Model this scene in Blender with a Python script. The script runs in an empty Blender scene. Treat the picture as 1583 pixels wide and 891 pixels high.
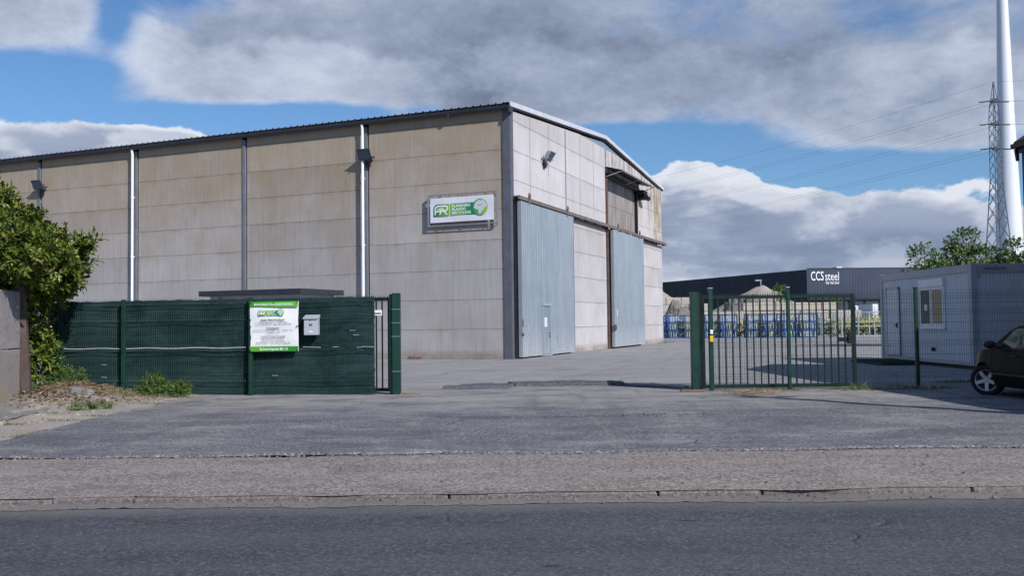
import bpy, math, random
from mathutils import Vector, Matrix, noise as mnoise
R = math.radians
random.seed(7)
sc = bpy.context.scene
col = sc.collection

# ---------------------------------------------------------------- camera
EYE = Vector((0, 0, 1.48)); FPX = 1420.0; PITCH = math.atan(53.5 / FPX); ROLL = 0.0125
cam = bpy.data.cameras.new('camera'); cam.sensor_width = 36; cam.lens = FPX / 1583 * 36
cam.clip_start = 0.05; cam.clip_end = 3000
cam_o = bpy.data.objects.new('camera', cam); col.objects.link(cam_o)
cam_o.matrix_world = Matrix.Translation(EYE) @ Matrix.Rotation(R(90) + PITCH, 4, 'X') @ Matrix.Rotation(-ROLL, 4, 'Z')
sc.camera = cam_o

# ---------------------------------------------------------------- light, sky
SUN_EL = R(35.5); UX, UY = -0.63, 0.777          # horizontal direction in which the sunlight travels
sun = bpy.data.lights.new('sun', 'SUN'); sun.energy = 4.2; sun.angle = R(0.5); sun.color = (1.0, 0.965, 0.93)
sun_o = bpy.data.objects.new('sun', sun); col.objects.link(sun_o)
sun_o.rotation_euler = Vector((UX * math.cos(SUN_EL), UY * math.cos(SUN_EL), -math.sin(SUN_EL))).to_track_quat('-Z', 'Y').to_euler()
sun_o.location = (20, -20, 30)
sc.view_settings.view_transform = 'Standard'; sc.view_settings.look = 'None'
sc.view_settings.gamma = 1; sc.view_settings.exposure = 0.24; sc.view_settings.use_curve_mapping = False

class NT:
    """small node-graph writer"""
    def __init__(s, tree):
        s.t = tree; tree.nodes.clear()
    def n(s, typ, **kw):
        nd = s.t.nodes.new(typ)
        for k, v in kw.items(): setattr(nd, k, v)
        return nd
    def l(s, a, b): s.t.links.new(a, b)
    def put(s, sock, v):
        if isinstance(v, bpy.types.NodeSocket): s.l(v, sock)
        else: sock.default_value = v
    def m(s, op, a, b=0.0, c=None, clamp=False):
        nd = s.n('ShaderNodeMath', operation=op); nd.use_clamp = clamp
        s.put(nd.inputs[0], a); s.put(nd.inputs[1], b)
        if c is not None: s.put(nd.inputs[2], c)
        return nd.outputs[0]
    def v(s, op, a, b=(0, 0, 0)):
        nd = s.n('ShaderNodeVectorMath', operation=op); s.put(nd.inputs[0], a); s.put(nd.inputs[1], b)
        return nd.outputs[0]
    def noise(s, vec, scale, detail=4, rough=.55, dist=0.0):
        nd = s.n('ShaderNodeTexNoise'); s.put(nd.inputs['Vector'], vec)
        nd.inputs['Scale'].default_value = scale; nd.inputs['Detail'].default_value = detail
        nd.inputs['Roughness'].default_value = rough; nd.inputs['Distortion'].default_value = dist
        return nd.outputs[0]
    def vor(s, vec, scale, feature='F1', out='Distance'):
        nd = s.n('ShaderNodeTexVoronoi', feature=feature); s.put(nd.inputs['Vector'], vec)
        nd.inputs['Scale'].default_value = scale
        return nd.outputs[out]
    def ramp(s, fac, lo, hi, a=0.0, b=1.0, smooth=False):
        nd = s.n('ShaderNodeMapRange'); nd.interpolation_type = 'SMOOTHSTEP' if smooth else 'LINEAR'
        s.put(nd.inputs[0], fac); nd.inputs[1].default_value = lo; nd.inputs[2].default_value = hi
        nd.inputs[3].default_value = a; nd.inputs[4].default_value = b
        return nd.outputs[0]
    def mix(s, f, a, b, mode='MIX'):
        nd = s.n('ShaderNodeMix', data_type='RGBA', blend_type=mode)
        s.put(nd.inputs[0], f)
        s.put(nd.inputs[6], a if isinstance(a, bpy.types.NodeSocket) else (*a, 1))
        s.put(nd.inputs[7], b if isinstance(b, bpy.types.NodeSocket) else (*b, 1))
        return nd.outputs[2]
    def sep(s, vec):
        nd = s.n('ShaderNodeSeparateXYZ'); s.l(vec, nd.inputs[0]); return nd.outputs
    def comb(s, x, y, z):
        nd = s.n('ShaderNodeCombineXYZ')
        for i, q in enumerate((x, y, z)): s.put(nd.inputs[i], q)
        return nd.outputs[0]

w = bpy.data.worlds.new('World'); sc.world = w; w.use_nodes = True
q = NT(w.node_tree)
out = q.n('ShaderNodeOutputWorld')
sky = q.n('ShaderNodeTexSky', sky_type='NISHITA'); sky.sun_disc = False
sky.sun_elevation = SUN_EL; sky.sun_rotation = math.atan2(-UX, -UY); sky.air_density = 1.0; sky.dust_density = 0.3; sky.ozone_density = 4.0
bg1 = q.n('ShaderNodeBackground'); q.l(q.mix(1.0, sky.outputs[0], (.72, .90, 1.06), 'MULTIPLY'), bg1.inputs[0]); bg1.inputs[1].default_value = 0.088
tc = q.n('ShaderNodeTexCoord'); dirv = tc.outputs['Generated']
sx, sy, sz = q.sep(dirv)
ysafe = q.m('MAXIMUM', sy, 0.08)
uu = q.m('DIVIDE', sx, ysafe); vv = q.m('DIVIDE', sz, ysafe)
front = q.ramp(sy, 0.1, 0.4, 0, 1, True)
def blob(px, py, rx, ry, ox=0.0, oy=0.0):
    u0 = (px - 791) / FPX; v0 = (499 - 0.0125 * (px - 791) - py) / FPX
    a = q.m('DIVIDE', q.m('SUBTRACT', uu, u0 + ox), rx / FPX); b = q.m('DIVIDE', q.m('SUBTRACT', vv, v0 + oy), ry / FPX)
    d = q.m('ADD', q.m('MULTIPLY', a, a), q.m('MULTIPLY', b, b))
    return q.m('EXPONENT', q.m('MULTIPLY', d, -1.0))
def total(lst):
    s = None
    for w_, args in lst:
        t = q.m('MULTIPLY', blob(*args), w_)
        s = t if s is None else q.m('ADD', s, t)
    return q.m('MULTIPLY', s, front)
def dens(off, sc_=3.4, zs=2.0, det=9, dist=.25):
    return q.noise(q.v('ADD', q.v('MULTIPLY', dirv, (1.0, 1.0, zs)), off), sc_, det, .56, dist)
# high soft layer
coverA = total([(.34, (1000, 60, 560, 130)), (.26, (620, 30, 300, 110)), (.26, (50, 15, 130, 50)), (.20, (290, 95, 200, 80)), (.14, (470, 90, 160, 70)), (.30, (1440, 190, 130, 45)), (.26, (1560, 60, 140, 140)), (.14, (820, 130, 420, 60)),
                (-.5, (60, 118, 130, 40)), (-.34, (300, 178, 240, 22)), (-.45, (1250, 262, 330, 30)), (-.34, (170, 30, 40, 45)), (-.40, (945, 212, 95, 22)), (-.22, (1080, 205, 130, 16)), (-.10, (482, 110, 26, 40)), (-.10, (350, 10, 22, 16)), (-.3, (440, 172, 170, 20))])
baseA = q.m('ADD', dens((3.1, 0.4, 1.7), 4.6), q.m('MULTIPLY', q.m('SUBTRACT', dens((1.1, 3.4, .7), 11.0, 2.4, 8), .5), .30))
dA = q.m('ADD', baseA, coverA)
maskA = q.ramp(dA, 0.47, 0.76, 0, 1, True)
lightA = q.ramp(q.m('SUBTRACT', dens((3.1, 0.4, 1.7), 4.6), dens((3.12, 0.385, 1.79), 4.6)), -0.08, 0.10, 0, 1, True)
edgeA = q.ramp(dA, 0.56, 0.86, 1, 0, True)
darkA = total([(.95, (1030, 105, 520, 90)), (.45, (740, 150, 300, 60)), (.25, (50, 25, 160, 50)), (.3, (1450, 205, 130, 36)), (-.55, (430, 90, 300, 90)), (-.45, (1500, 50, 110, 80)), (.2, (300, 60, 120, 60))])
toneA = q.m('ADD', q.m('ADD', q.m('MULTIPLY', lightA, .34), q.m('MULTIPLY', edgeA, .26)), q.ramp(q.noise(q.v('MULTIPLY', dirv, (1, 1, 1.8)), 9, 9, .7), .34, .66, .0, .42))
toneA = q.m('ADD', q.m('SUBTRACT', toneA, q.m('MULTIPLY', darkA, .38)), .20, clamp=True)
# low heaped layer with crisp tops
coverB = total([(.33, (1085, 272, 75, 36)), (.28, (1010, 305, 90, 50)), (-.22, (1230, 275, 70, 26)), (.30, (1300, 372, 330, 66)), (.28, (1060, 400, 260, 60)), (.34, (1440, 350, 130, 50)), (.24, (1270, 318, 60, 36)), (.22, (1390, 320, 60, 34)), (.20, (1200, 330, 80, 36)),
                (.85, (50, 232, 140, 62)), (.72, (190, 236, 120, 40)), (.5, (280, 222, 60, 20)), (.22, (1500, 440, 300, 60)), (.2, (700, 420, 900, 60))])
lowb = q.ramp(vv, .06, .26, -.04, -.45)
baseB = dens((7.3, 2.2, .6), 7.5, 2.0, 9, .1)
dB = q.m('ADD', q.m('ADD', q.m('MULTIPLY', q.m('SUBTRACT', baseB, .5), 1.9), .5), q.m('ADD', coverB, lowb))
maskB = q.ramp(dB, 0.54, 0.63, 0, 1, True)
lightB = q.ramp(q.m('SUBTRACT', baseB, dens((7.315, 2.19, .66), 7.5, 2.0, 9, .1)), -0.08, 0.10, 0, 1, True)
edgeB = q.ramp(dB, 0.58, 0.90, 1, 0, True)
band = q.ramp(dens((1, 5, 2), 5.0, 7.0, 5, .2), .38, .62, 0, 1, True)
toneB = q.m('ADD', q.m('ADD', q.m('MULTIPLY', lightB, .42), q.m('MULTIPLY', edgeB, .42)), q.m('MULTIPLY', band, .16))
darkB = total([(.5, (1300, 400, 500, 40)), (.35, (1080, 345, 220, 24)), (-.5, (1090, 255, 90, 34)), (-.45, (60, 205, 160, 40)), (-.4, (1330, 312, 280, 22)), (-.2, (1200, 400, 300, 14))])
toneB = q.m('ADD', q.m('SUBTRACT', toneB, q.m('MULTIPLY', darkB, .40)), .20, clamp=True)
def cloudcol(tone, lo, mid, hi):
    cc_ = q.n('ShaderNodeValToRGB'); q.l(tone, cc_.inputs[0]); cr = cc_.color_ramp
    cr.elements[0].position = 0; cr.elements[0].color = (*lo, 1); cr.elements[1].position = 1; cr.elements[1].color = (*hi, 1)
    e = cr.elements.new(.45); e.color = (*mid, 1); return cc_.outputs[0]
cA_ = cloudcol(toneA, (.17, .21, .30), (.32, .38, .51), (.60, .66, .80)); cB_ = cloudcol(toneB, (.20, .26, .39), (.36, .42, .56), (.76, .80, .88))
bg2 = q.n('ShaderNodeBackground'); q.l(cA_, bg2.inputs[0]); bg2.inputs[1].default_value = 0.84
bg3 = q.n('ShaderNodeBackground'); q.l(cB_, bg3.inputs[0]); bg3.inputs[1].default_value = 0.84
m1 = q.n('ShaderNodeMixShader'); q.l(maskA, m1.inputs[0]); q.l(bg1.outputs[0], m1.inputs[1]); q.l(bg2.outputs[0], m1.inputs[2])
ms = q.n('ShaderNodeMixShader'); q.l(maskB, ms.inputs[0]); q.l(m1.outputs[0], ms.inputs[1]); q.l(bg3.outputs[0], ms.inputs[2])
q.l(ms.outputs[0], out.inputs[0])

# ---------------------------------------------------------------- mesh helpers
class MB:
    def __init__(s): s.v = []; s.f = []; s.smooth = False
    def add(s, vs, fs):
        b = len(s.v); s.v += [tuple(p) for p in vs]; s.f += [tuple(i + b for i in f) for f in fs]; return s
    def box(s, x0, x1, y0, y1, z0, z1, M=None):
        vs = [Vector((x, y, z)) for z in (z0, z1) for y in (y0, y1) for x in (x0, x1)]
        if M is not None: vs = [M @ p for p in vs]
        return s.add(vs, [(0, 2, 3, 1), (4, 5, 7, 6), (0, 1, 5, 4), (2, 6, 7, 3), (0, 4, 6, 2), (1, 3, 7, 5)])
    def bbox(s, x0, x1, y0, y1, z0, z1, b=.01, M=None):
        """box with chamfered edges"""
        xs, ys, zs = (x0, x1), (y0, y1), (z0, z1); vs = []; ix = {}
        for i in (0, 1):
            for j in (0, 1):
                for k in (0, 1):
                    c = (xs[i], ys[j], zs[k]); sg = (1 if i == 0 else -1, 1 if j == 0 else -1, 1 if k == 0 else -1)
                    for ax in range(3):
                        p = [c[t] + (0 if t == ax else sg[t] * b) for t in range(3)]
                        ix[(i, j, k, ax)] = len(vs); vs.append(Vector(p))
        fs = []
        def I(i, j, k, ax): return ix[(i, j, k, ax)]
        for i in (0, 1): fs.append([I(i, 0, 0, 0), I(i, 1, 0, 0), I(i, 1, 1, 0), I(i, 0, 1, 0)][::(1 if i else -1)])
        for j in (0, 1): fs.append([I(0, j, 0, 1), I(1, j, 0, 1), I(1, j, 1, 1), I(0, j, 1, 1)][::(-1 if j else 1)])
        for k in (0, 1): fs.append([I(0, 0, k, 2), I(1, 0, k, 2), I(1, 1, k, 2), I(0, 1, k, 2)][::(1 if k else -1)])
        for i in (0, 1):
            for j in (0, 1): fs.append([I(i, j, 0, 0), I(i, j, 1, 0), I(i, j, 1, 1), I(i, j, 0, 1)])
            for k in (0, 1): fs.append([I(i, 0, k, 0), I(i, 1, k, 0), I(i, 1, k, 2), I(i, 0, k, 2)])
        for j in (0, 1):
            for k in (0, 1): fs.append([I(0, j, k, 1), I(1, j, k, 1), I(1, j, k, 2), I(0, j, k, 2)])
            for i in (0, 1):
                for k in (0, 1): fs.append([I(i, j, k, 0), I(i, j, k, 1), I(i, j, k, 2)]) if j in (0, 1) else None
        if M is not None: vs = [M @ p for p in vs]
        return s.add(vs, fs)
    def tube(s, p0, p1, r0, r1=None, n=8, cap=True):
        p0 = Vector(p0); p1 = Vector(p1); r1 = r0 if r1 is None else r1
        d = (p1 - p0).normalized(); a = d.orthogonal().normalized(); b = d.cross(a)
        vs = []
        for p, r in ((p0, r0), (p1, r1)):
            for i in range(n):
                t = 2 * math.pi * (i + .5) / n; vs.append(p + a * math.cos(t) * r + b * math.sin(t) * r)
        fs = [(i, (i + 1) % n, n + (i + 1) % n, n + i) for i in range(n)]
        if cap: fs += [tuple(range(n))[::-1], tuple(range(n, 2 * n))]
        return s.add(vs, fs)
    def path(s, pts, r, n=6):
        pts = [Vector(p) for p in pts]; vs = []; N = len(pts)
        rs = r if isinstance(r, (list, tuple)) else [r] * N
        up = None
        for i, p in enumerate(pts):
            d = (pts[min(i + 1, N - 1)] - pts[max(i - 1, 0)]).normalized()
            if up is None: up = d.orthogonal().normalized()
            up = (up - d * up.dot(d)).normalized(); b = d.cross(up)
            for k in range(n):
                t = 2 * math.pi * (k + .5) / n; vs.append(p + up * math.cos(t) * rs[i] + b * math.sin(t) * rs[i])
        fs = [(i * n + k, i * n + (k + 1) % n, (i + 1) * n + (k + 1) % n, (i + 1) * n + k) for i in range(N - 1) for k in range(n)]
        fs += [tuple(range(n))[::-1], tuple(range((N - 1) * n, N * n))]
        return s.add(vs, fs)
    def prism(s, poly, axis, t0, t1, M=None):
        """poly: 2D points; axis 'x','y','z' = the extruded axis"""
        def mk(p, t):
            if axis == 'y': return Vector((p[0], t, p[1]))
            if axis == 'x': return Vector((t, p[0], p[1]))
            return Vector((p[0], p[1], t))
        n = len(poly); vs = [mk(p, t0) for p in poly] + [mk(p, t1) for p in poly]
        if M is not None: vs = [M @ p for p in vs]
        return s.add(vs, [tuple(range(n))[::-1], tuple(range(n, 2 * n))] + [(i, (i + 1) % n, n + (i + 1) % n, n + i) for i in range(n)])
    def grid(s, fn, nu, nv, closed=False):
        vs = [fn(i / nu, j / nv) for j in range(nv + 1) for i in range(nu + 1)]
        return s.add(vs, [(j * (nu + 1) + i, j * (nu + 1) + i + 1, (j + 1) * (nu + 1) + i + 1, (j + 1) * (nu + 1) + i) for j in range(nv) for i in range(nu)])
    def lathe(s, prof, n=24, M=None):
        """prof: (r, h) list around local Y"""
        vs = []
        for r, h in prof:
            for k in range(n):
                t = 2 * math.pi * k / n; p = Vector((r * math.cos(t), h, r * math.sin(t))); vs.append(M @ p if M is not None else p)
        m_ = len(prof)
        return s.add(vs, [(i * n + k, (i + 1) * n + k, (i + 1) * n + (k + 1) % n, i * n + (k + 1) % n) for i in range(m_ - 1) for k in range(n)])
    def disc(s, poly3): return s.add(poly3, [tuple(range(len(poly3)))])

def obj(name, mb, mat, parent=None, smooth=False, fix=True):
    me = bpy.data.meshes.new(name); me.from_pydata(mb.v, [], mb.f); me.update()
    if fix:
        import bmesh
        bm = bmesh.new(); bm.from_mesh(me); bmesh.ops.recalc_face_normals(bm, faces=bm.faces); bm.to_mesh(me); bm.free()
    if smooth:
        for p in me.polygons: p.use_smooth = True
    if mat: me.materials.append(mat)
    o = bpy.data.objects.new(name, me); col.objects.link(o)
    if parent: o.parent = parent
    return o
def autosmooth(o, ang=35):
    me = o.data
    for p in me.polygons: p.use_smooth = True
    me.set_sharp_from_angle(angle=R(ang))
def tag(o, label=None, cat=None, group=None, kind=None):
    if label: o['label'] = label
    if cat: o['category'] = cat
    if group: o['group'] = group
    if kind: o['kind'] = kind
    return o
def empty(name, loc, rz=0.0, label=None, cat=None, group=None):
    o = bpy.data.objects.new(name, None); col.objects.link(o); o.location = loc; o.rotation_euler = (0, 0, rz); o.empty_display_size = .3
    return tag(o, label, cat, group)
def kids(o): return [c for c in bpy.data.objects if c.parent == o]
def copy_tree(o, loc=None, rz=None, label=None, parent=None):
    c = o.copy(); col.objects.link(c)
    if parent: c.parent = parent
    for ch in kids(o): copy_tree(ch, parent=c)
    if loc is not None: c.location = loc
    if rz is not None: c.rotation_euler = (0, 0, rz)
    if label: c['label'] = label
    return c

def text(parent, body, size, x, z, y, mat, name='lettering', align='LEFT', width=None, bold=0.0, space=1.0, height=None):
    """lettering as a mesh in the parent's local XZ plane, read from -Y"""
    cu = bpy.data.curves.new('t', 'FONT'); cu.body = body; cu.size = size; cu.offset = bold; cu.space_character = space
    cu.extrude = 0.0; cu.resolution_u = 3
    t = bpy.data.objects.new('t', cu); col.objects.link(t)
    dg = bpy.context.evaluated_depsgraph_get(); me = bpy.data.meshes.new_from_object(t.evaluated_get(dg))
    bpy.data.objects.remove(t)
    xs = [v.co.x for v in me.vertices]; x0, x1 = min(xs), max(xs)
    k = (width / (x1 - x0)) if width else 1.0
    dx = {'LEFT': -x0 * k, 'CENTER': -(x0 + x1) / 2 * k, 'RIGHT': -x1 * k}[align]
    for v in me.vertices: v.co = Vector((x + dx + v.co.x * k, y, z + v.co.y))
    me.materials.clear(); me.materials.append(mat); me.name = name
    o = bpy.data.objects.new(name, me); col.objects.link(o); o.parent = parent
    return o

# ---------------------------------------------------------------- materials
def mat(name, build, rough=.8, metal=0.0, spec=.3):
    m = bpy.data.materials.new(name); m.use_nodes = True
    k = NT(m.node_tree); o = k.n('ShaderNodeOutputMaterial'); b = k.n('ShaderNodeBsdfPrincipled')
    b.inputs['Roughness'].default_value = rough; b.inputs['Metallic'].default_value = metal
    b.inputs['Specular IOR Level'].default_value = spec
    k.l(b.outputs[0], o.inputs[0])
    k.pos = k.n('ShaderNodeTexCoord').outputs['Object']
    r = build(k, b)
    if r is not None: k.put(b.inputs['Base Color'], r if isinstance(r, bpy.types.NodeSocket) else (*r, 1))
    return m
def bump(k, b, h, dist=.01, strength=1.0):
    bn = k.n('ShaderNodeBump'); bn.inputs['Distance'].default_value = dist; bn.inputs['Strength'].default_value = strength
    k.l(h, bn.inputs['Height']); k.l(bn.outputs[0], b.inputs['Normal'])
def plain(name, c, rough=.6, metal=0.0, var=.15, scale=6, spec=.4, dirt=None):
    def f(k, b):
        n = k.noise(k.pos, scale, 5, .6)
        cc = k.mix(k.ramp(n, .3, .7), tuple(x * (1 - var) for x in c), tuple(min(1, x * (1 + var)) for x in c))
        if dirt:
            cc = k.mix(k.ramp(k.noise(k.v('MULTIPLY', k.pos, (3, 3, .5)), 3, 5, .65), .52, .75, 0, .6), cc, dirt)
        k.put(b.inputs['Roughness'], k.ramp(n, .3, .7, rough * .85, min(1, rough * 1.12)))
        return cc
    return mat(name, f, rough, metal, spec)

def concrete(name, warm, lightc, brown, z_lo, z_hi, axis, rib=True):
    """precast panels; axis = local axis that runs along the wall"""
    def f(k, b):
        x, y, z = k.sep(k.pos); h = x if axis == 'x' else y
        big = k.noise(k.pos, .55, 4, .6)
        blot = k.noise(k.comb(k.m('MULTIPLY', h, .8), 0, z), 1.3, 6, .65)
        streak = k.noise(k.comb(k.m('MULTIPLY', h, 7.0), 0, k.m('MULTIPLY', z, .35)), 1.0, 6, .65)
        fine = k.noise(k.comb(k.m('MULTIPLY', h, 30.0), 0, k.m('MULTIPLY', z, .6)), 1.0, 3, .6)
        grain = k.noise(k.pos, 60, 3, .6)
        wn = k.n('ShaderNodeTexWhiteNoise', noise_dimensions='3D')
        k.l(k.comb(k.m('FLOOR', k.m('DIVIDE', k.m('ADD', h, .05), 6.5)), k.m('FLOOR', k.m('DIVIDE', z, 1.22)), 0), wn.inputs['Vector'])
        hz = k.ramp(k.m('ADD', z, k.m('MULTIPLY', k.m('SUBTRACT', big, .5), 5.0)), z_lo, z_hi)
        c = k.mix(k.ramp(big, .3, .7), lightc, warm)
        c = k.mix(k.m('MULTIPLY', hz, k.ramp(blot, .25, .75, .45, 1.0)), c, brown)
        c = k.mix(k.m('MULTIPLY', k.ramp(k.noise(k.comb(k.m('MULTIPLY', h, 2.2), 4, k.m('MULTIPLY', z, .5)), 1.0, 6, .7), .56, .70), k.ramp(z, z_lo, z_hi, 0, .5)), c, tuple(v * q_ for v, q_ in zip(brown, (.72, .60, .45))))
        c = k.mix(k.m('MULTIPLY', k.ramp(streak, .50, .72), .32), c, tuple(v * .58 for v in brown))
        c = k.mix(k.m('MULTIPLY', k.ramp(streak, .25, .42, 1, 0), .25), c, (.62, .60, .58))
        c = k.mix(k.m('MULTIPLY', k.ramp(fine, .35, .65), .22), c, tuple(v * .6 for v in warm))
        c = k.mix(k.ramp(grain, .3, .7, 0, .2), c, tuple(v * .55 for v in warm))
        # darkened band under each joint, mud splash at the foot
        zf = k.m('FRACT', k.m('DIVIDE', z, 1.22))
        c = k.mix(k.m('MULTIPLY', k.ramp(zf, .86, 1.0, 0, 1, True), k.ramp(blot, .45, .65, 0, .45)), c, tuple(v * .55 for v in brown))
        c = k.mix(k.m('MULTIPLY', k.ramp(z, .12, .45, 1, 0, True), k.ramp(blot, .3, .6, .15, .7)), c, (.20, .155, .12))
        c = k.mix(1.0, c, k.comb(*[k.ramp(wn.outputs['Value'], 0, 1, .90, 1.06)] * 3), 'MULTIPLY')
        hh = k.m('ADD', k.m('MULTIPLY', grain, .3), k.m('MULTIPLY', fine, .7 if rib else .2))
        bump(k, b, hh, .006, .7)
        return c
    return mat(name, f, .9, 0, .15)

M = {}
M['long_conc'] = concrete('long_wall_concrete', (.37, .345, .335), (.45, .435, .445), (.345, .262, .168), 3.8, 8.6, 'y')
M['gable_conc'] = concrete('gable_concrete', (.50, .475, .48), (.60, .58, .60), (.46, .42, .40), 7.5, 15, 'x')
M['gable_low'] = concrete('gable_low_concrete', (.47, .445, .445), (.57, .55, .565), (.42, .375, .34), 4, 11, 'x')
def dirty_panel(k, b):
    x, y, z = k.sep(k.pos)
    st = k.noise(k.comb(k.m('MULTIPLY', x, 3.5), 0, k.m('MULTIPLY', z, .25)), 1.0, 6, .7)
    c = k.mix(k.ramp(st, .38, .62), (.34, .32, .32), (.17, .145, .13))
    return k.mix(k.m('MULTIPLY', k.ramp(z, 6.4, 7.4, 1, 0), .5), c, (.26, .19, .14))
M['dirty'] = mat('dirty_door_panel', dirty_panel, .85)
M['seal'] = plain('joint_sealant', (.30, .275, .265), .9, 0, .25, 3)
def streaked(k, b):
    x, y, z = k.sep(k.pos)
    st = k.noise(k.comb(k.m('MULTIPLY', x, 2.2), 0, k.m('MULTIPLY', z, .3)), 1.0, 6, .7)
    bl = k.noise(k.pos, 1.2, 6, .7)
    c = k.mix(k.ramp(bl, .3, .7), (.55, .53, .53), (.47, .44, .43))
    f = k.m('MULTIPLY', k.ramp(st, .46, .60), k.ramp(k.m('ADD', z, k.m('MULTIPLY', bl, 2)), 7.9, 10.2, .05, .8))
    c = k.mix(f, c, (.17, .14, .10))
    return k.mix(k.m('MULTIPLY', k.ramp(x, 23.2, 24.6, 0, 1, True), k.ramp(bl, .35, .6, .0, .7)), c, (.30, .22, .12))
M['gable_streak'] = mat('gable_streaked_concrete', streaked, .9, 0, .15)
M['steel_dark'] = plain('dark_grey_steel', (.075, .08, .10), .5, .2, .2, 3)
M['column'] = plain('column_grey', (.17, .18, .215), .6, .1, .15, 2, dirt=(.15, .12, .10))
M['cornercol'] = plain('corner_column_grey', (.105, .11, .14), .6, .1, .15, 2, dirt=(.09, .07, .06))
M['gutter'] = plain('gutter_grey', (.05, .055, .075), .45, .2, .2, 2)
M['pipe'] = plain('white_plastic_pipe', (.78, .79, .83), .4, 0, .05, 5)
M['verge'] = plain('white_verge_sheet', (.55, .56, .60), .5, .1, .08, 2)
M['roof'] = plain('grey_roof_sheet', (.22, .23, .26), .5, .3, .1, 2)
M['infill'] = plain('blue_grey_sheet', (.25, .30, .37), .4, .2, .1, 2)
M['rust'] = plain('rusty_steel', (.13, .075, .06), .85, .2, .45, 7, dirt=(.05, .035, .035))
M['rail'] = plain('rail_steel', (.20, .165, .155), .7, .3, .35, 5, dirt=(.10, .06, .045))
M['black'] = plain('black_metal', (.012, .012, .014), .5, .1, .3, 8)
def doorblue(k, b):
    x, y, z = k.sep(k.pos)
    n = k.noise(k.v('MULTIPLY', k.pos, (1, 1, .3)), 1.6, 6, .65); f = k.noise(k.pos, 14, 5, .7)
    c = k.mix(k.ramp(n, .3, .7), (.225, .27, .32), (.285, .325, .37))
    c = k.mix(k.m('MULTIPLY', k.ramp(z, .0, 1.3, 1, 0), k.ramp(f, .38, .62, .1, .8)), c, (.46, .47, .47))
    c = k.mix(k.ramp(f, .66, .76, 0, .6), c, (.5, .52, .55))
    rr = k.noise(k.comb(k.m('MULTIPLY', x, 5), 0, k.m('MULTIPLY', z, .5)), 1.0, 6, .75)
    c = k.mix(k.m('MULTIPLY', k.ramp(rr, .60, .72), k.ramp(z, .2, 2.6, .75, .12)), c, (.16, .12, .10))
    bump(k, b, k.noise(k.pos, 1.8, 3, .5), .04, .25)
    k.put(b.inputs['Roughness'], k.ramp(n, .3, .7, .38, .6))
    return c
M['door_blue'] = mat('blue_grey_door_paint', doorblue, .5, .25)
M['door_pale'] = plain('pale_door_paint', (.30, .36, .42), .5, .2, .12, 5, dirt=(.45, .45, .44))
def rough_ground(name, c1, c2, speck, sp_amt, light=None, crack=0.0, rough=.95, wear=None, sc1=.35):
    def f(k, b):
        p = k.pos
        big = k.noise(p, sc1, 6, .62, .4); mid = k.noise(p, 2.1, 6, .68); fin = k.noise(p, 38, 4, .75)
        st = k.noise(k.v('MULTIPLY', p, (.25, 1.4, 1)), 1.0, 5, .6)
        c = k.mix(k.ramp(big, .32, .68), c1, c2)
        c = k.mix(k.ramp(mid, .35, .7, 0, .45), c, tuple(v * .72 for v in c1))
        c = k.mix(k.m('MULTIPLY', k.ramp(st, .45, .7), .35), c, tuple(min(1, v * 1.35) for v in c2))
        vr = k.n('ShaderNodeTexVoronoi', feature='F1'); k.l(p, vr.inputs['Vector']); vr.inputs['Scale'].default_value = 55
        g = k.sep(vr.outputs['Color'])[0]
        c = k.mix(k.ramp(g, .62, .95, 0, sp_amt), c, speck)
        c = k.mix(k.ramp(g, .30, .02, 0, sp_amt), c, tuple(v * .35 for v in c1))
        c = k.mix(k.ramp(fin, .3, .72, 0, .5), c, tuple(v * .55 for v in c1))
        h = k.m('ADD', k.m('MULTIPLY', fin, .6), k.m('MULTIPLY', g, .5))
        if light:
            c = k.mix(k.ramp(k.noise(p, .9, 7, .7, .8), .56, .72, 0, .75), c, light)
        if wear: c = wear(k, c)
        if crack:
            wv = k.v('ADD', p, k.v('MULTIPLY', k.n('ShaderNodeTexNoise').outputs[1], (.0, .0, .0)))
            dn = k.n('ShaderNodeTexNoise'); k.l(p, dn.inputs['Vector']); dn.inputs['Scale'].default_value = 2.5; dn.inputs['Detail'].default_value = 5
            wv = k.v('ADD', p, k.v('MULTIPLY', dn.outputs[1], (.55, .55, 0)))
            e_ = k.vor(wv, .33, 'DISTANCE_TO_EDGE')
            cm = k.m('MULTIPLY', k.ramp(e_, .0, .010, 1, 0), k.ramp(k.noise(p, .5, 3), .54, .62))
            c = k.mix(k.m('MULTIPLY', cm, crack), c, (.03, .028, .026))
            h = k.m('SUBTRACT', h, k.m('MULTIPLY', cm, 1.2))
        bump(k, b, h, .012, .8)
        return c
    return mat(name, f, rough, 0, .12)
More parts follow.
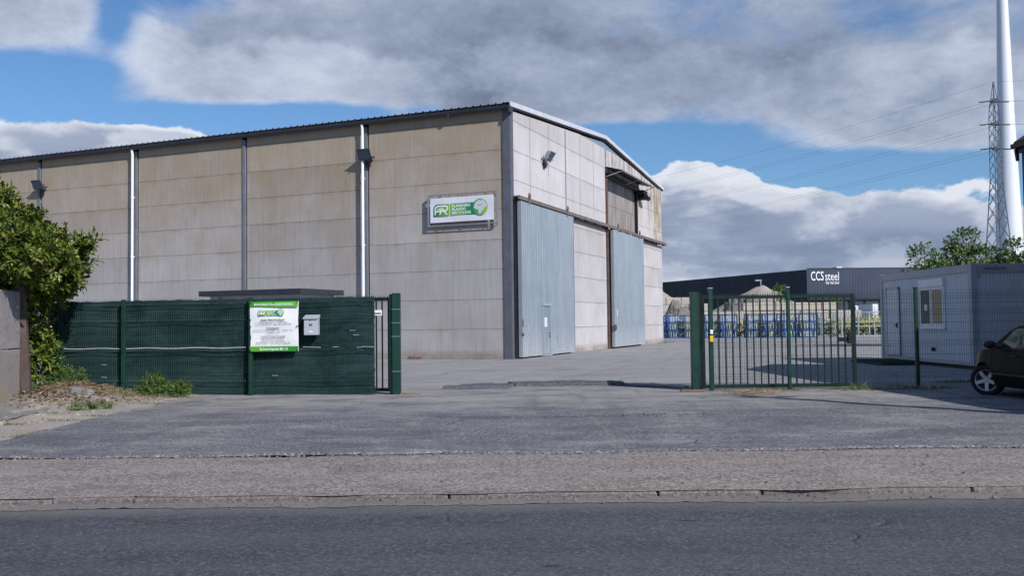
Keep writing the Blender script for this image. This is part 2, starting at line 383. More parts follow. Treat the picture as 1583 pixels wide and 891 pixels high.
def apron_wear(k, c):
    x, y, z = k.sep(k.pos)
    n = k.noise(k.pos, .8, 6, .7); n2 = k.noise(k.v('MULTIPLY', k.pos, (.5, 1.6, 1)), 1.5, 5, .6)
    # dusty pale surface near the gate line and towards the left, wheel-worn dark asphalt in the middle
    yy = k.m('ADD', y, k.m('MULTIPLY', k.m('SUBTRACT', n, .5), 4.0))
    dust = k.ramp(yy, 14.2, 17.8, 0, 1, True)
    c = k.mix(k.m('MULTIPLY', dust, k.ramp(n2, .3, .65, .35, .9)), c, (.32, .30, .285))
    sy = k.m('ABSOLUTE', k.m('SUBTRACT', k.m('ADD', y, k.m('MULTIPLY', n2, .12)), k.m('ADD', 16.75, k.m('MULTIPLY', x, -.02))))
    c = k.mix(k.m('MULTIPLY', k.ramp(sy, .012, .03, 1, 0), .55), c, (.05, .05, .052))  # thin dark line running across the apron
    st_ = k.noise(k.v('MULTIPLY', k.pos, (.55, 1.0, 1)), 1.1, 7, .72)
    c = k.mix(k.ramp(st_, .51, .62, 0, .6), c, (.085, .088, .108))
    c = k.mix(k.ramp(st_, .47, .36, 0, .55), c, (.33, .315, .305))
    tr_ = k.noise(k.comb(k.m('ADD', k.m('MULTIPLY', x, 1.6), k.m('MULTIPLY', n, 1.5)), k.m('MULTIPLY', y, .10), 3), 1.5, 4, .6)
    c = k.mix(k.ramp(tr_, .54, .66, 0, .4), c, (.10, .103, .12))
    # pale joint line running along the apron
    d1 = k.m('ABSOLUTE', k.m('SUBTRACT', k.m('ADD', x, k.m('MULTIPLY', k.m('SUBTRACT', n, .5), .25)), k.ramp(y, 10.4, 14.3, 1.27, 1.18)))
    c = k.mix(k.m('MULTIPLY', k.ramp(d1, .015, .04, 1, 0), k.m('MULTIPLY', k.ramp(y, 14.2, 14.3, 1, 0), k.ramp(n2, .4, .6, .1, .5))), c, (.27, .25, .23))
    d2 = k.m('ABSOLUTE', k.m('SUBTRACT', k.m('ADD', y, k.m('MULTIPLY', n, .5)), 14.5))
    hole = k.noise(k.pos, 9, 5, .8)
    c = k.mix(k.m('MULTIPLY', k.m('MULTIPLY', k.ramp(d2, .04, .10, 1, 0), k.ramp(k.m('ABSOLUTE', k.m('SUBTRACT', x, 1.9)), .9, 2.6, 1, .15)), k.ramp(hole, .50, .58)), c, (.04, .037, .035))
    return c
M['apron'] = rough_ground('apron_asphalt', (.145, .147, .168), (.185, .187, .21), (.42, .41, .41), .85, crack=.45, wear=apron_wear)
def yard_wear(k, c):
    st = k.noise(k.v('MULTIPLY', k.pos, (.5, 1.0, 1)), .55, 8, .72); t = k.noise(k.v('MULTIPLY', k.pos, (.3, 1.0, 1)), 2.2, 5, .6)
    c = k.mix(k.ramp(st, .52, .64, 0, .55), c, (.17, .17, .185))
    c = k.mix(k.ramp(t, .58, .68, 0, .4), c, (.44, .42, .40))
    x, y, z = k.sep(k.pos); w_ = k.m('MULTIPLY', k.noise(k.pos, .12, 3), 5.0)
    tr_ = k.noise(k.comb(k.m('ADD', k.m('ADD', k.m('MULTIPLY', x, 1.5), k.m('MULTIPLY', y, -.55)), w_), k.m('MULTIPLY', y, .06), 0), 1.6, 4, .6)
    c = k.mix(k.ramp(tr_, .54, .66, 0, .5), c, (.19, .187, .197))
    return c
M['yard'] = rough_ground('yard_asphalt', (.30, .29, .30), (.36, .345, .35), (.42, .41, .40), .4, light=(.38, .365, .35), wear=yard_wear, crack=.3, sc1=.12)
def grit(k, c):
    n = k.noise(k.v('MULTIPLY', k.pos, (.6, 1.5, 1)), 1.3, 8, .75); w_ = k.noise(k.pos, 7, 6, .8)
    c = k.mix(k.ramp(n, .50, .64, 0, .5), c, (.13, .115, .105))
    c = k.mix(k.ramp(n, .46, .34, 0, .4), c, (.34, .315, .30))
    vr = k.n('ShaderNodeTexVoronoi', feature='F1'); k.l(k.pos, vr.inputs['Vector']); vr.inputs['Scale'].default_value = 38
    c = k.mix(k.ramp(k.sep(vr.outputs['Color'])[1], .80, .92, 0, .55), c, (.43, .37, .325))
    c = k.mix(k.ramp(k.sep(vr.outputs['Color'])[2], .88, .95, 0, .55), c, (.11, .095, .09))
    return k.mix(k.ramp(w_, .58, .66, 0, .7), c, (.09, .08, .075))
def road_wear(k, c):
    x, y, z = k.sep(k.pos)
    n = k.noise(k.v('MULTIPLY', k.pos, (.12, 1.6, 1)), 1.0, 6, .65); n2 = k.noise(k.pos, .45, 6, .7, .5); n3 = k.noise(k.v('MULTIPLY', k.pos, (1.0, 2.2, 1)), 1.7, 4, .6)
    c = k.mix(k.ramp(n, .42, .66, 0, .35), c, (.125, .128, .145))
    c = k.mix(k.ramp(n2, .52, .66, 0, .35), c, (.055, .058, .07))
    c = k.mix(k.ramp(n3, .665, .70, 0, .75), c, (.028, .029, .034))
    return k.mix(k.m('MULTIPLY', k.ramp(y, 7.35, 7.75, 0, 1), k.ramp(n2, .35, .6, .25, .8)), c, (.17, .16, .155))
M['pavement'] = rough_ground('washed_concrete', (.24, .205, .194), (.285, .248, .236), (.46, .43, .40), .9, light=(.31, .28, .26), wear=grit)
M['road'] = rough_ground('road_asphalt', (.072, .077, .093), (.090, .095, .112), (.20, .20, .21), .6, wear=road_wear, crack=.2)
M['kerb'] = rough_ground('kerb_concrete', (.155, .128, .12), (.21, .178, .168), (.33, .29, .27), .6)
M['gutter_strip'] = rough_ground('gutter_concrete', (.19, .175, .17), (.25, .23, .22), (.3, .27, .25), .4)
M['sand'] = rough_ground('sandy_verge', (.33, .295, .26), (.42, .38, .335), (.55, .5, .45), .5, light=(.30, .27, .24))
M['slab'] = rough_ground('old_concrete_slab', (.23, .22, .22), (.28, .265, .26), (.36, .34, .32), .3, crack=.5)
M['earth'] = rough_ground('earth', (.16, .13, .10), (.22, .19, .14), (.1, .09, .07), .4)
M['heave'] = rough_ground('broken_asphalt', (.085, .088, .105), (.13, .13, .15), (.25, .25, .25), .6, crack=.6)
M['fence_green'] = plain('green_coated_steel', (.006, .030, .023), .45, .1, .25, 4)
M['post_green'] = plain('green_painted_post', (.007, .040, .026), .42, .1, .2, 3, dirt=(.012, .03, .025))
M['gate_dark'] = plain('dark_green_gate', (.003, .018, .015), .45, .1, .25, 4)
def screen(k, b):
    x, y, z = k.sep(k.pos)
    n = k.noise(k.v('MULTIPLY', k.pos, (1, 1, 1.8)), .9, 8, .7, .6); f = k.noise(k.v('MULTIPLY', k.pos, (6, 1, 80)), 1, 3, .6)
    g = k.noise(k.v('MULTIPLY', k.pos, (90, 1, 6)), 1, 2, .6)
    c = k.mix(k.ramp(n, .35, .72), (.004, .018, .021), (.055, .10, .102))
    c = k.mix(k.ramp(f, .35, .7, 0, .5), c, (.004, .022, .022))
    c = k.mix(k.ramp(g, .4, .7, 0, .3), c, (.028, .062, .062))
    bump(k, b, k.m('ADD', f, k.m('MULTIPLY', n, 4)), .01, .5)
    return c
M['screen'] = mat('woven_green_screen', screen, .8, 0, .15)
M['rope'] = plain('pale_rope', (.45, .5, .5), .8, 0, .3, 30)
M['white'] = plain('white_sheet', (.72, .73, .76), .5, 0, .04, 3)
M['vinyl'] = plain('white_vinyl', (.66, .66, .74), .45, 0, .05, 3)
M['green'] = plain('mid_green_print', (.022, .20, .055), .5, 0, .15, 3)
M['lime'] = plain('lime_green_print', (.14, .38, .04), .5, 0, .12, 3)
M['dkgreen'] = plain('dark_green_print', (.008, .13, .07), .5, 0, .1, 3)
def grad(name, c1, c2, x0, x1):
    def f(k, b):
        x, y, z = k.sep(k.pos); return k.mix(k.ramp(x, x0, x1), c1, c2)
    return mat(name, f, .5)
M['ink'] = plain('grey_ink', (.10, .11, .13), .6, 0, .1, 3)
M['globe_grey'] = plain('grey_print', (.52, .55, .60), .5, 0, .08, 20)
M['alu'] = plain('grey_aluminium', (.36, .35, .37), .4, .5, .15, 6)
M['mailbox'] = plain('grey_mailbox_paint', (.42, .45, .50), .4, .1, .06, 6)
M['roofslab'] = plain('anthracite_fascia', (.028, .033, .045), .5, 0, .15, 3)
M['cabinwhite'] = plain('off_white_render', (.55, .54, .53), .8, 0, .06, 3)
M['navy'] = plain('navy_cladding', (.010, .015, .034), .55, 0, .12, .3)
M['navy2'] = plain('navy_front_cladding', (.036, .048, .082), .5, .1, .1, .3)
M['letters'] = plain('white_letters', (.8, .82, .86), .5, 0, .03, 3)
M['rackblue'] = plain('blue_rack_paint', (.015, .065, .24), .5, .1, .35, 3, dirt=(.03, .06, .14))
M['rackwhite'] = plain('pale_rack_slats', (.33, .42, .54), .5, 0, .2, 3)
M['galv'] = plain('galvanised_steel', (.42, .44, .47), .4, .5, .2, 5)
M['block'] = rough_ground('concrete_blocks', (.46, .42, .36), (.56, .51, .45), (.6, .55, .5), .3, light=(.36, .31, .26))
M['sandpile'] = rough_ground('gravel_pile', (.33, .29, .25), (.40, .36, .31), (.5, .45, .4), .5)
M['rubble'] = rough_ground('grey_rubble', (.17, .16, .155), (.27, .25, .235), (.3, .28, .26), .5)
M['contA'] = plain('pale_grey_cabin_sheet', (.55, .565, .61), .5, 0, .05, 1.5, dirt=(.52, .54, .6))
M['contframe'] = plain('grey_cabin_frame', (.36, .36, .40), .5, .0, .08, 2)
M['glass'] = mat('dark_window_glass', lambda k, b: (b.inputs['IOR'].__setattr__('default_value', 1.2), (.014, .030, .036))[1], .2, 0, .5)
M['blind'] = plain('tan_blind', (.42, .33, .19), .8, 0, .12, 8)
M['mat'] = plain('green_rubber_mat', (.006, .035, .022), .8, 0, .3, 10)
def brick(k, b):
    br = k.n('ShaderNodeTexBrick'); x, y, z = k.sep(k.pos)
    k.l(k.comb(k.m('ADD', x, y), z, 0), br.inputs['Vector']); br.inputs['Scale'].default_value = 1
    br.inputs['Brick Width'].default_value = .21; br.inputs['Row Height'].default_value = .065; br.inputs['Mortar Size'].default_value = .006
    br.inputs['Color1'].default_value = (.20, .085, .06, 1); br.inputs['Color2'].default_value = (.13, .055, .042, 1); br.inputs['Mortar'].default_value = (.25, .22, .2, 1)
    return br.outputs[0]
M['brick'] = mat('red_brown_brick', brick, .9, 0, .15)
M['tiles'] = plain('dark_roof_tiles', (.06, .045, .042), .8, 0, .3, 4)
M['tower'] = plain('white_tower_steel', (.66, .69, .75), .45, 0, .03, .1)
M['pylon'] = plain('grey_pylon_steel', (.16, .19, .24), .6, .3, .15, .5)
M['wire'] = plain('overhead_wire', (.05, .055, .07), .6, .2, .1, .5)
M['wood'] = plain('weathered_wood', (.19, .115, .08), .85, 0, .35, 12)
M['bark'] = plain('bark', (.10, .075, .055), .95, 0, .35, 12)
def oldwall(k, b):
    x, y, z = k.sep(k.pos); n = k.noise(k.pos, 2.2, 7, .7); m_ = k.noise(k.pos, 9, 6, .7); l_ = k.noise(k.pos, 1.1, 5, .6)
    c = k.mix(k.ramp(n, .3, .7), (.23, .215, .22), (.36, .34, .34))
    c = k.mix(k.ramp(m_, .52, .70, 0, .7), c, (.13, .115, .11))
    c = k.mix(k.m('MULTIPLY', k.ramp(z, .1, 1.2, 1, 0), k.ramp(l_, .38, .6, 0, .75)), c, (.30, .22, .12))
    bump(k, b, m_, .01, .6); return c
M['oldwall'] = mat('lichened_concrete', oldwall, .95, 0, .1)
M['oldpost'] = plain('brown_grey_concrete_post', (.085, .062, .056), .95, 0, .3, 6)
def leafmat(name, cols, rough=.38, trans=.25):
    m = bpy.data.materials.new(name); m.use_nodes = True; k = NT(m.node_tree)
    o = k.n('ShaderNodeOutputMaterial'); b = k.n('ShaderNodeBsdfPrincipled'); g = k.n('ShaderNodeNewGeometry')
    rp = k.n('ShaderNodeValToRGB'); k.l(g.outputs['Random Per Island'], rp.inputs[0])
    els = rp.color_ramp.elements; els[0].color = (*cols[0], 1); els[1].color = (*cols[-1], 1)
    for i, c in enumerate(cols[1:-1]): e_ = els.new((i + 1) / (len(cols) - 1)); e_.color = (*c, 1)
    k.l(rp.outputs[0], b.inputs['Base Color']); b.inputs['Roughness'].default_value = rough; b.inputs['Specular IOR Level'].default_value = .45
    t = k.n('ShaderNodeBsdfTranslucent'); k.l(rp.outputs[0], t.inputs[0]); mx = k.n('ShaderNodeMixShader'); mx.inputs[0].default_value = trans
    k.l(b.outputs[0], mx.inputs[1]); k.l(t.outputs[0], mx.inputs[2]); k.l(mx.outputs[0], o.inputs[0]); return m
M['laurel'] = leafmat('laurel_leaves', [(.014, .040, .008), (.075, .13, .014), (.15, .20, .02), (.035, .075, .012), (.23, .26, .035), (.10, .075, .03)], .36, .22)
M['treeleaf'] = leafmat('tree_leaves', [(.06, .11, .04), (.10, .17, .05), (.16, .22, .07), (.07, .13, .045)], .6, .25)
M['weedleaf'] = leafmat('weed_leaves', [(.05, .11, .025), (.09, .17, .03), (.17, .22, .04), (.06, .13, .03)], .6, .3)
M['grass'] = leafmat('grass_blades', [(.07, .12, .03), (.13, .17, .05), (.25, .24, .10), (.10, .15, .03)], .7, .3)
M['litter'] = leafmat('dead_leaves', [(.15, .10, .065), (.22, .155, .10), (.10, .065, .045), (.30, .22, .13), (.26, .17, .06)], .8, .1)
M['yellow'] = leafmat('yellow_flowers', [(.55, .50, .03), (.40, .40, .04), (.62, .55, .05)], .7, .3)
def lowior(c, ior):
    def f(k, b): b.inputs['IOR'].default_value = ior; return c
    return f
M['carpaint'] = mat('dark_olive_car_paint', lowior((.004, .005, .0045), 1.18), .28, .0, .5)
M['tyre'] = plain('tyre_rubber', (.012, .012, .013), .8, 0, .2, 20)
M['alloy'] = plain('silver_alloy', (.45, .46, .48), .3, .7, .05, 10)
M['plastic'] = plain('black_plastic', (.015, .015, .017), .5, 0, .15, 8)
M['carglass'] = mat('car_glass', lambda k, b: (.018, .035, .035), .04, 0, .8)
M['redglass'] = mat('red_lamp_glass', lambda k, b: (.25, .01, .01), .1, 0, .6)
M['clearlamp'] = mat('headlamp_glass', lambda k, b: (.35, .37, .4), .08, .3, .6)
M['yellowtag'] = plain('yellow_plastic', (.62, .42, .02), .5, 0, .08, 6)
M['lampglass'] = mat('floodlight_glass', lambda k, b: (.06, .09, .12), .15, .2, .5)

# ---------------------------------------------------------------- ground, road
random.seed(3)
def sheet(name, pts, z, m, label=None):
    mb = MB(); mb.add([(x, y, z) for x, y in pts], [tuple(range(len(pts)))])
    o = obj(name, mb, m, fix=False); o['kind'] = 'structure'; return o
gr = sheet('ground', [(-1500, -400), (1500, -400), (1500, 2200), (-1500, 2200)], -.16, M['earth'])
sheet('road', [(-80, .4), (80, .4), (80, 7.78), (-80, 7.78)], -.047, M['road'])
def rough_line(x0, x1, y0, amp, step):
    n = int((x1 - x0) / step); return [(x0 + (x1 - x0) * i / n, y0 + amp * (mnoise.noise(Vector((i * .9, y0, 0))) + .5 * mnoise.noise(Vector((i * 2.7, y0, 3)))) + .12 * mnoise.noise(Vector((i * .06, y0, 9)))) for i in range(n + 1)]
# gutter strip and kerb line in separate stones
g1 = rough_line(-30, 30, 7.78, .06, .06)
mb = MB(); n = len(g1)
mb.add([(x, y - .035, -.042) for x, y in g1] + [(x, 8.05, -.042) for x, y in g1], [(i, i + 1, n + i + 1, n + i) for i in range(n - 1)])
o = obj('gutter_strip', mb, M['gutter_strip'], fix=False); o['kind'] = 'structure'
mb = MB(); x = -24.0; i = 0
joints = [-3.30, -.57, 1.24, 2.14, 3.96]
xs = [-24 + 1.0 * k for k in range(21)] + joints + [5.0 + k for k in range(20)]
for a_, b_ in zip(xs[:-1], xs[1:]):
    dz = random.uniform(-.006, .006); dy = random.uniform(-.012, .012)
    ga = .008 if a_ in joints else .001; gb = .008 if b_ in joints else .001
    mb.bbox(a_ + ga, b_ - gb, 8.0 + dy, 8.14, -.15, -.002 + dz, .012)
o = obj('kerb', mb, M['kerb']); o['kind'] = 'structure'
edge = rough_line(-30, 30, 10.42, .05, .06)
kb = rough_line(-30, 30, 8.022, .012, .06)
mb = MB(); n = len(edge)
mb.add([(x, y, .004) for x, y in kb] + [(x, y, .004) for x, y in edge], [(i, i + 1, n + i + 1, n + i) for i in range(n - 1)])
o = obj('pavement', mb, M['pavement'], fix=False); o['kind'] = 'structure'
# apron: asphalt lying slightly proud of the pavement, with a crumbled lip
def relief(x, y):
    z = .010 + .014 * mnoise.noise(Vector((x * .6, y * .6, 0))) + .004 * mnoise.noise(Vector((x * 3, y * 3, 5)))
    return z
mb = MB(); NX, NY = 420, 110
X0, X1 = -7.0, 14.0
def elx(x): return 10.40 + .05 * (mnoise.noise(Vector((x * 14, 0, 0))) + .6 * mnoise.noise(Vector((x * 31, 0, 4)))) + .10 * mnoise.noise(Vector((x * .8, 0, 9)))
def vgx(y): return -6.72 - .12 * mnoise.noise(Vector((0, y * .9, 2))) - (y - 12) * .02
vs = []; fs = []
for j in range(NY + 1):
    for i in range(NX + 1):
        fx = i / NX; fy = j / NY
        y = 10.4 + (21.0 - 10.4) * fy ** 1.3
        x = vgx(y) + (X1 - vgx(y)) * fx
        y0 = elx(x); yy = y0 + (21.0 - y0) * fy ** 1.3
        lip = .014 * (1 if j > 0 else .1) * max(0, 1 - (yy - y0) / .5)
        vs.append((x, yy, relief(x, yy) + lip + (0.012 if j else 0)))
for j in range(NY):
    for i in range(NX): fs.append((j * (NX + 1) + i, j * (NX + 1) + i + 1, (j + 1) * (NX + 1) + i + 1, (j + 1) * (NX + 1) + i))
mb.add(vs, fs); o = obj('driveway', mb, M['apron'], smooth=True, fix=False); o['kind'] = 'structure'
# yard behind the gate line
yl = rough_line(-40, 60, 20.9, .12, .2)
mb = MB(); n = len(yl)
mb.add([(x, y, .002) for x, y in yl] + [(x * 2.2, 165, .002) for x, y in yl], [(i, i + 1, n + i + 1, n + i) for i in range(n - 1)])
o = obj('yard', mb, M['yard'], fix=False); o['kind'] = 'structure'
# sandy verge on the left
def verge_z(x, y):
    z = -.004 + .03 * mnoise.noise(Vector((x * 1.2, y * 1.2, 7))) + .018 * mnoise.noise(Vector((x * 4, y * 4, 1)))
    m_ = math.exp(-((x + 9.0) / 1.0) ** 2 - ((y - 18.6) / 1.5) ** 2)
    return z + .30 * m_ + .02
mb = MB(); mb.grid(lambda u, v: Vector((-16 + 9.35 * u + (0 if u < .99 else -.05 * mnoise.noise(Vector((v * 40, 0, 0)))), 10.42 + 11.2 * v, verge_z(-16 + 9.35 * u, 10.42 + 11.2 * v))), 90, 110)
o = obj('verge', mb, M['sand'], smooth=True, fix=False); o['kind'] = 'structure'
mb = MB(); mb.grid(lambda u, v: Vector((-16 + 8.0 * u - .5 * v + .08 * mnoise.noise(Vector((v * 9, u * 9, 3))), 13.7 + 3.1 * v + .9 * u, verge_z(-16 + 8.0 * u, 13.7 + 3.1 * v + .9 * u) + .012)), 60, 24)
o = obj('path_slab', mb, M['slab'], smooth=True, fix=False); o['kind'] = 'structure'
# land to the right of the apron (house garden side)
sheet('side_ground', [(14, 10.4), (40, 10.4), (40, 21), (14, 21)], .0, M['slab'])
sheet('far_pavement', [(-80, -4), (80, -4), (80, .4), (-80, .4)], .0, M['pavement'])
# heaved, broken asphalt across the entrance
def heave(pts, h, name='asphalt_patch'):
    mb = MB(); n = len(pts); cx_ = sum(p[0] for p in pts) / n; cy_ = sum(p[1] for p in pts) / n
    ring = []
    for i in range(n):
        a_, b_ = pts[i], pts[(i + 1) % n]
        for t in range(8):
            f = t / 8; ring.append((a_[0] + (b_[0] - a_[0]) * f + random.uniform(-.02, .02), a_[1] + (b_[1] - a_[1]) * f + random.uniform(-.02, .02)))
    N = len(ring); vs = [(x, y, .018) for x, y in ring] + [(x + (cx_ - x) * .04, y + (cy_ - y) * .1, .018 + h * random.uniform(.8, 1.15)) for x, y in ring] + [(x + (cx_ - x) * .5, y + (cy_ - y) * .5, .02 + h * .75) for x, y in ring] + [(cx_, cy_, .02 + h * .7)]
    fs = [(i, (i + 1) % N, N + (i + 1) % N, N + i) for i in range(N)] + [(N + i, N + (i + 1) % N, 2 * N + (i + 1) % N, 2 * N + i) for i in range(N)] + [(2 * N + i, 2 * N + (i + 1) % N, 3 * N) for i in range(N)]
    mb.add(vs, fs); o = obj(name, mb, M['heave']); o['kind'] = 'structure'
heave([(-1.6, 20.5), (-.1, 20.35), (.05, 21.1), (-.7, 21.5)], .07)
heave([(.02, 20.9), (1.1, 20.8), (1.25, 21.6), (-.15, 21.7)], .08)
heave([(1.08, 21.1), (2.55, 20.9), (2.45, 21.6), (.95, 21.8)], .08)
heave([(2.5, 20.6), (3.6, 19.6), (4.0, 20.0), (3.2, 21.3), (2.45, 21.4)], .035)
# stones along the crack and the pavement edge
def stones(name, spots, mt, smin, smax):
    mb = MB()
    for x, y, z in spots:
        s_ = random.uniform(smin, smax); Mx = Matrix.Translation((x, y, z)) @ Matrix.Rotation(random.uniform(0, 6.3), 4, 'Z') @ Matrix.Rotation(random.uniform(-.4, .4), 4, 'X')
        pts = []
        for k in range(6):
            t = k / 6 * 6.283; pts.append((s_ * random.uniform(.6, 1.1) * math.cos(t), s_ * random.uniform(.5, 1) * math.sin(t)))
        mb.prism(pts, 'z', -s_ * .3, s_ * random.uniform(.25, .6), Mx)
    o = obj(name, mb, mt); o['kind'] = 'stuff'; return o
sp = [(random.uniform(1.1, 3.1), 14.25 + random.gauss(0, .07), .03) for _ in range(90)]
sp += [(x, elx(x) - random.uniform(-.03, .07), .012) for x in [random.uniform(-6, 6.5) for _ in range(380)]]
sp += [(random.uniform(-6, 6.5), random.uniform(8.1, 17), .01) for _ in range(500)]
sp += [(random.uniform(-5, 5), 7.97 - abs(random.gauss(0, .10)), -.036) for _ in range(80)]
stones('loose_stones', sp, M['rubble'], .006, .022)
sp = [(-random.uniform(7.2, 10.5), random.uniform(14, 19.5), verge_z(-8.5, 17) + .0) for _ in range(160)]
sp = [(x, y, verge_z(x, y)) for x, y, z in sp]
stones('verge_stones', sp, M['sand'], .015, .06)
stones('concrete_lumps', [(-8.75, 17.9, verge_z(-8.75, 17.9)), (-8.5, 17.95, verge_z(-8.5, 17.95)), (-8.3, 18.0, verge_z(-8.3, 18.0)), (-8.05, 17.7, verge_z(-8.05, 17.7))], M['slab'], .12, .2)

# ---------------------------------------------------------------- warehouse
CX, CY = -0.01, 36.98
ANG = math.atan2(1420, 590)
WL = 26.2; EZ = 10.3; RZ = 11.35; LEN = 58.5
def wz(x, top=EZ, ridge=RZ): return top + (ridge - top) * (1 - abs(x - WL / 2) / (WL / 2))
wh = empty('warehouse', (CX, CY, 0), ANG, 'large concrete panel warehouse with a low gable and two sliding doors', 'building')
C12 = 1.22
# long wall (outside is local -x)
mb = MB()
mb.box(.16, .30, .1, LEN, 0, 10.0)
for k in range(9):
    y0 = .42 + 6.5 * k; y1 = 6.5 * (k + 1) + .13
    if k == 0: y0 = .33
    for c in range(9):
        z0 = c * C12; z1 = min((c + 1) * C12, 10.2)
        mb.bbox(.02, .18, y0, y1, z0 + .005, z1 - .005, .006)
obj('long_wall', mb, M['long_conc'], wh)
for k in range(1, 10):
    mb = MB(); y = 6.5 * k + .15
    mb.box(-.03, .20, y + .05, y + .21, 0, 10.05)
    obj('column', mb, M['column'], wh)
mb = MB(); mb.box(-.04, .3, -.02, .31, 0, 10.2); obj('corner_column', mb, M['cornercol'], wh)
# gable wall (outside is local -y): lower course panels, upper panels with vertical joints
def gpanel(mb, x0, x1, z0, z1, zt=None, y=0.0, th=.16):
    """panel with a sloped top following the roof"""
    if zt is None: mb.bbox(x0 + .018, x1 - .018, y, y + th, z0 + .006, z1 - .006, .007)
    else:
        mb.prism([(x0 + .01, z0 + .01), (x1 - .01, z0 + .01), (x1 - .01, zt(x1) - .01), (x0 + .01, zt(x0) - .01)], 'y', y, y + th)
mb = MB(); mb.prism([(.05, 6.45), (13.3, 6.45), (13.3, 10.7), (.05, 10.0)], 'y', .14, .30)
up_x = [.02, 2.2, 4.5, 6.8, 9.0, 11.2, 13.3]
for a_, b_ in zip(up_x[:-1], up_x[1:]):
    for z0, z1 in ((6.55, 7.32), (7.32, 8.54), (8.54, 9.76)): gpanel(mb, a_, b_, z0, z1)
    gpanel(mb, a_, b_, 9.76, 0, lambda x: min(wz(x, 10.12, 11.12), 10.12 + (11.12 - 10.12) * 9.0 / 13.1))
js = MB(); js.box(6.74, 6.86, -.02, .05, 6.66, 10.55); obj('joint_strip', js, M['alu'], wh)
js = MB()
for xx, z_ in ((2.2, 10.2), (4.5, 10.35), (9.0, 10.7), (11.2, 10.75)): js.box(xx - .035, xx + .035, -.004, .05, 6.6 if xx != 4.5 else 8.1, z_)
obj('joint_seal', js, M['seal'], wh)
obj('gable_upper_wall', mb, M['gable_conc'], wh)
mb = MB(); mb.prism([(13.5, 6.45), (WL - .05, 6.45), (WL - .05, 10.0), (13.5, 10.7)], 'y', .30, .42)
xs2 = [13.5, 15.7, 17.8, 19.95, 22.05, 24.15, WL - .02]
for a_, b_ in zip(xs2[:-1], xs2[1:]):
    if a_ >= 19.9:
        for z0, z1 in ((6.55, 7.32), (7.32, 8.54), (8.54, 9.55)): gpanel(mb, a_, b_, z0, z1)
        mb.prism([(a_ + .01, 9.56), (b_ - .01, 9.56), (b_ - .01, wz(b_, 10.12, 11.12) - .01), (a_ + .01, wz(a_, 10.12, 11.12) - .01)], 'y', 0, .16)
    else:
        mb.prism([(a_ + .01, 9.56), (b_ - .01, 9.56), (b_ - .01, min(10.12 + 1.0 * 9 / 13.1, wz(b_, 10.12, 11.12)) - .01), (a_ + .01, min(10.12 + 1.0 * 9 / 13.1, wz(a_, 10.12, 11.12)) - .01)], 'y', 0, .16)
obj('gable_streaked_wall', mb, M['gable_streak'], wh)
mb = MB(); mb.box(.05, WL - .05, .17, .30, 0, 6.45)
for (a_, b_) in ((.35, 6.9), (6.9, 13.28), (13.6, 19.9), (19.9, WL - .02)):
    off = 0 if b_ < 14 else .03
    for c in range(6):
        if c == 5: gpanel(mb, a_, b_, 5 * C12, 6.42)
        else: gpanel(mb, a_, b_, c * C12, (c + 1) * C12)
obj('gable_lower_wall', mb, M['gable_low'], wh)
# closed loading hatch under the canopy
mb = MB(); mb.box(13.52, 19.93, .16, .22, 6.5, 9.54)
for xx in (15.7, 17.8): mb.box(xx - .02, xx + .02, .14, .165, 6.6, 9.5)
for zz in (7.9, 8.7): mb.box(13.52, 19.93, .145, .165, zz - .02, zz + .02)
obj('hatch_door', mb, M['dirty'], wh)
# rear and far walls
mb = MB(); mb.box(WL - .3, WL - .01, .3, LEN, 0, 10.0); mb.prism([(.3, 0), (WL - .3, 0), (WL - .3, 10), (WL / 2, 11.1), (.3, 10)], 'y', LEN - .3, LEN)
obj('rear_wall', mb, M['long_conc'], wh)
# rusty posts beside the second door
mb = MB(); mb.box(13.30, 13.42, -.10, .16, 0, 9.2); mb.box(13.44, 13.56, -.06, .16, 0, 6.4); obj('door_post', mb, M['rust'], wh)
mb = MB(); mb.box(19.86, 19.96, -.03, .16, 6.55, 9.5); obj('door_post', mb, M['black'], wh)
mb = MB(); mb.box(.18, .36, -.03, .14, 0, 6.5); obj('door_post', mb, M['black'], wh)
# ridge infill
t_ = 10.12 + 1.0 * 9 / 13.1
mb = MB(); mb.prism([(9.2, t_), (17.0, t_), (WL / 2, 11.16)], 'y', .04, .1); obj('ridge_infill', mb, M['infill'], wh)
# roof with trapezoid ribs, verge trims, gutters
mb = MB(); prof = []
n_r = 9
def roofline(x): return EZ + .08 + (RZ - EZ) * (1 - abs(x - WL / 2) / (WL / 2))
ys = []; y = -.10
while y < LEN:
    ys += [(y, 0), (y + .22, 0), (y + .245, .045), (y + .285, .045)]; y += .333
for x0, x1 in ((-.24, WL / 2), (WL / 2, WL + .24)):
    vs = []
    for x in (x0, x1):
        for (yy, h) in ys: vs.append((x, yy, roofline(x) + h))
    n = len(ys); mb.add(vs, [(i, i + 1, n + i + 1, n + i) for i in range(n - 1)])
    vs = [(x, yy, roofline(x) + h - .05) for x in (x0, x1) for (yy, h) in ys]
    mb.add(vs, [(i, n + i, n + i + 1, i + 1) for i in range(n - 1)])
obj('roof', mb, M['roof'], wh, fix=False)
mb = MB()
for x0, x1 in ((-.27, WL / 2), (WL / 2, WL + .27)):
    zz = [roofline(x0), roofline(x1)]
    mb.prism([(x0, zz[0] - .15), (x1, zz[1] - .15), (x1, zz[1] + .05), (x0, zz[0] + .05)], 'y', -.16, -.11)
    mb.prism([(x0, zz[0] + .03), (x1, zz[1] + .03), (x1, zz[1] + .055), (x0, zz[0] + .055)], 'y', -.112, .12)
obj('verge_trim', mb, M['verge'], wh)
mb = MB()
for x0, x1 in ((-.2, WL / 2), (WL / 2, WL + .2)):
    zz = [roofline(x0), roofline(x1)]
    mb.prism([(x0, zz[0] - .20), (x1, zz[1] - .20), (x1, zz[1] - .10), (x0, zz[0] - .10)], 'y', -.10, .0)
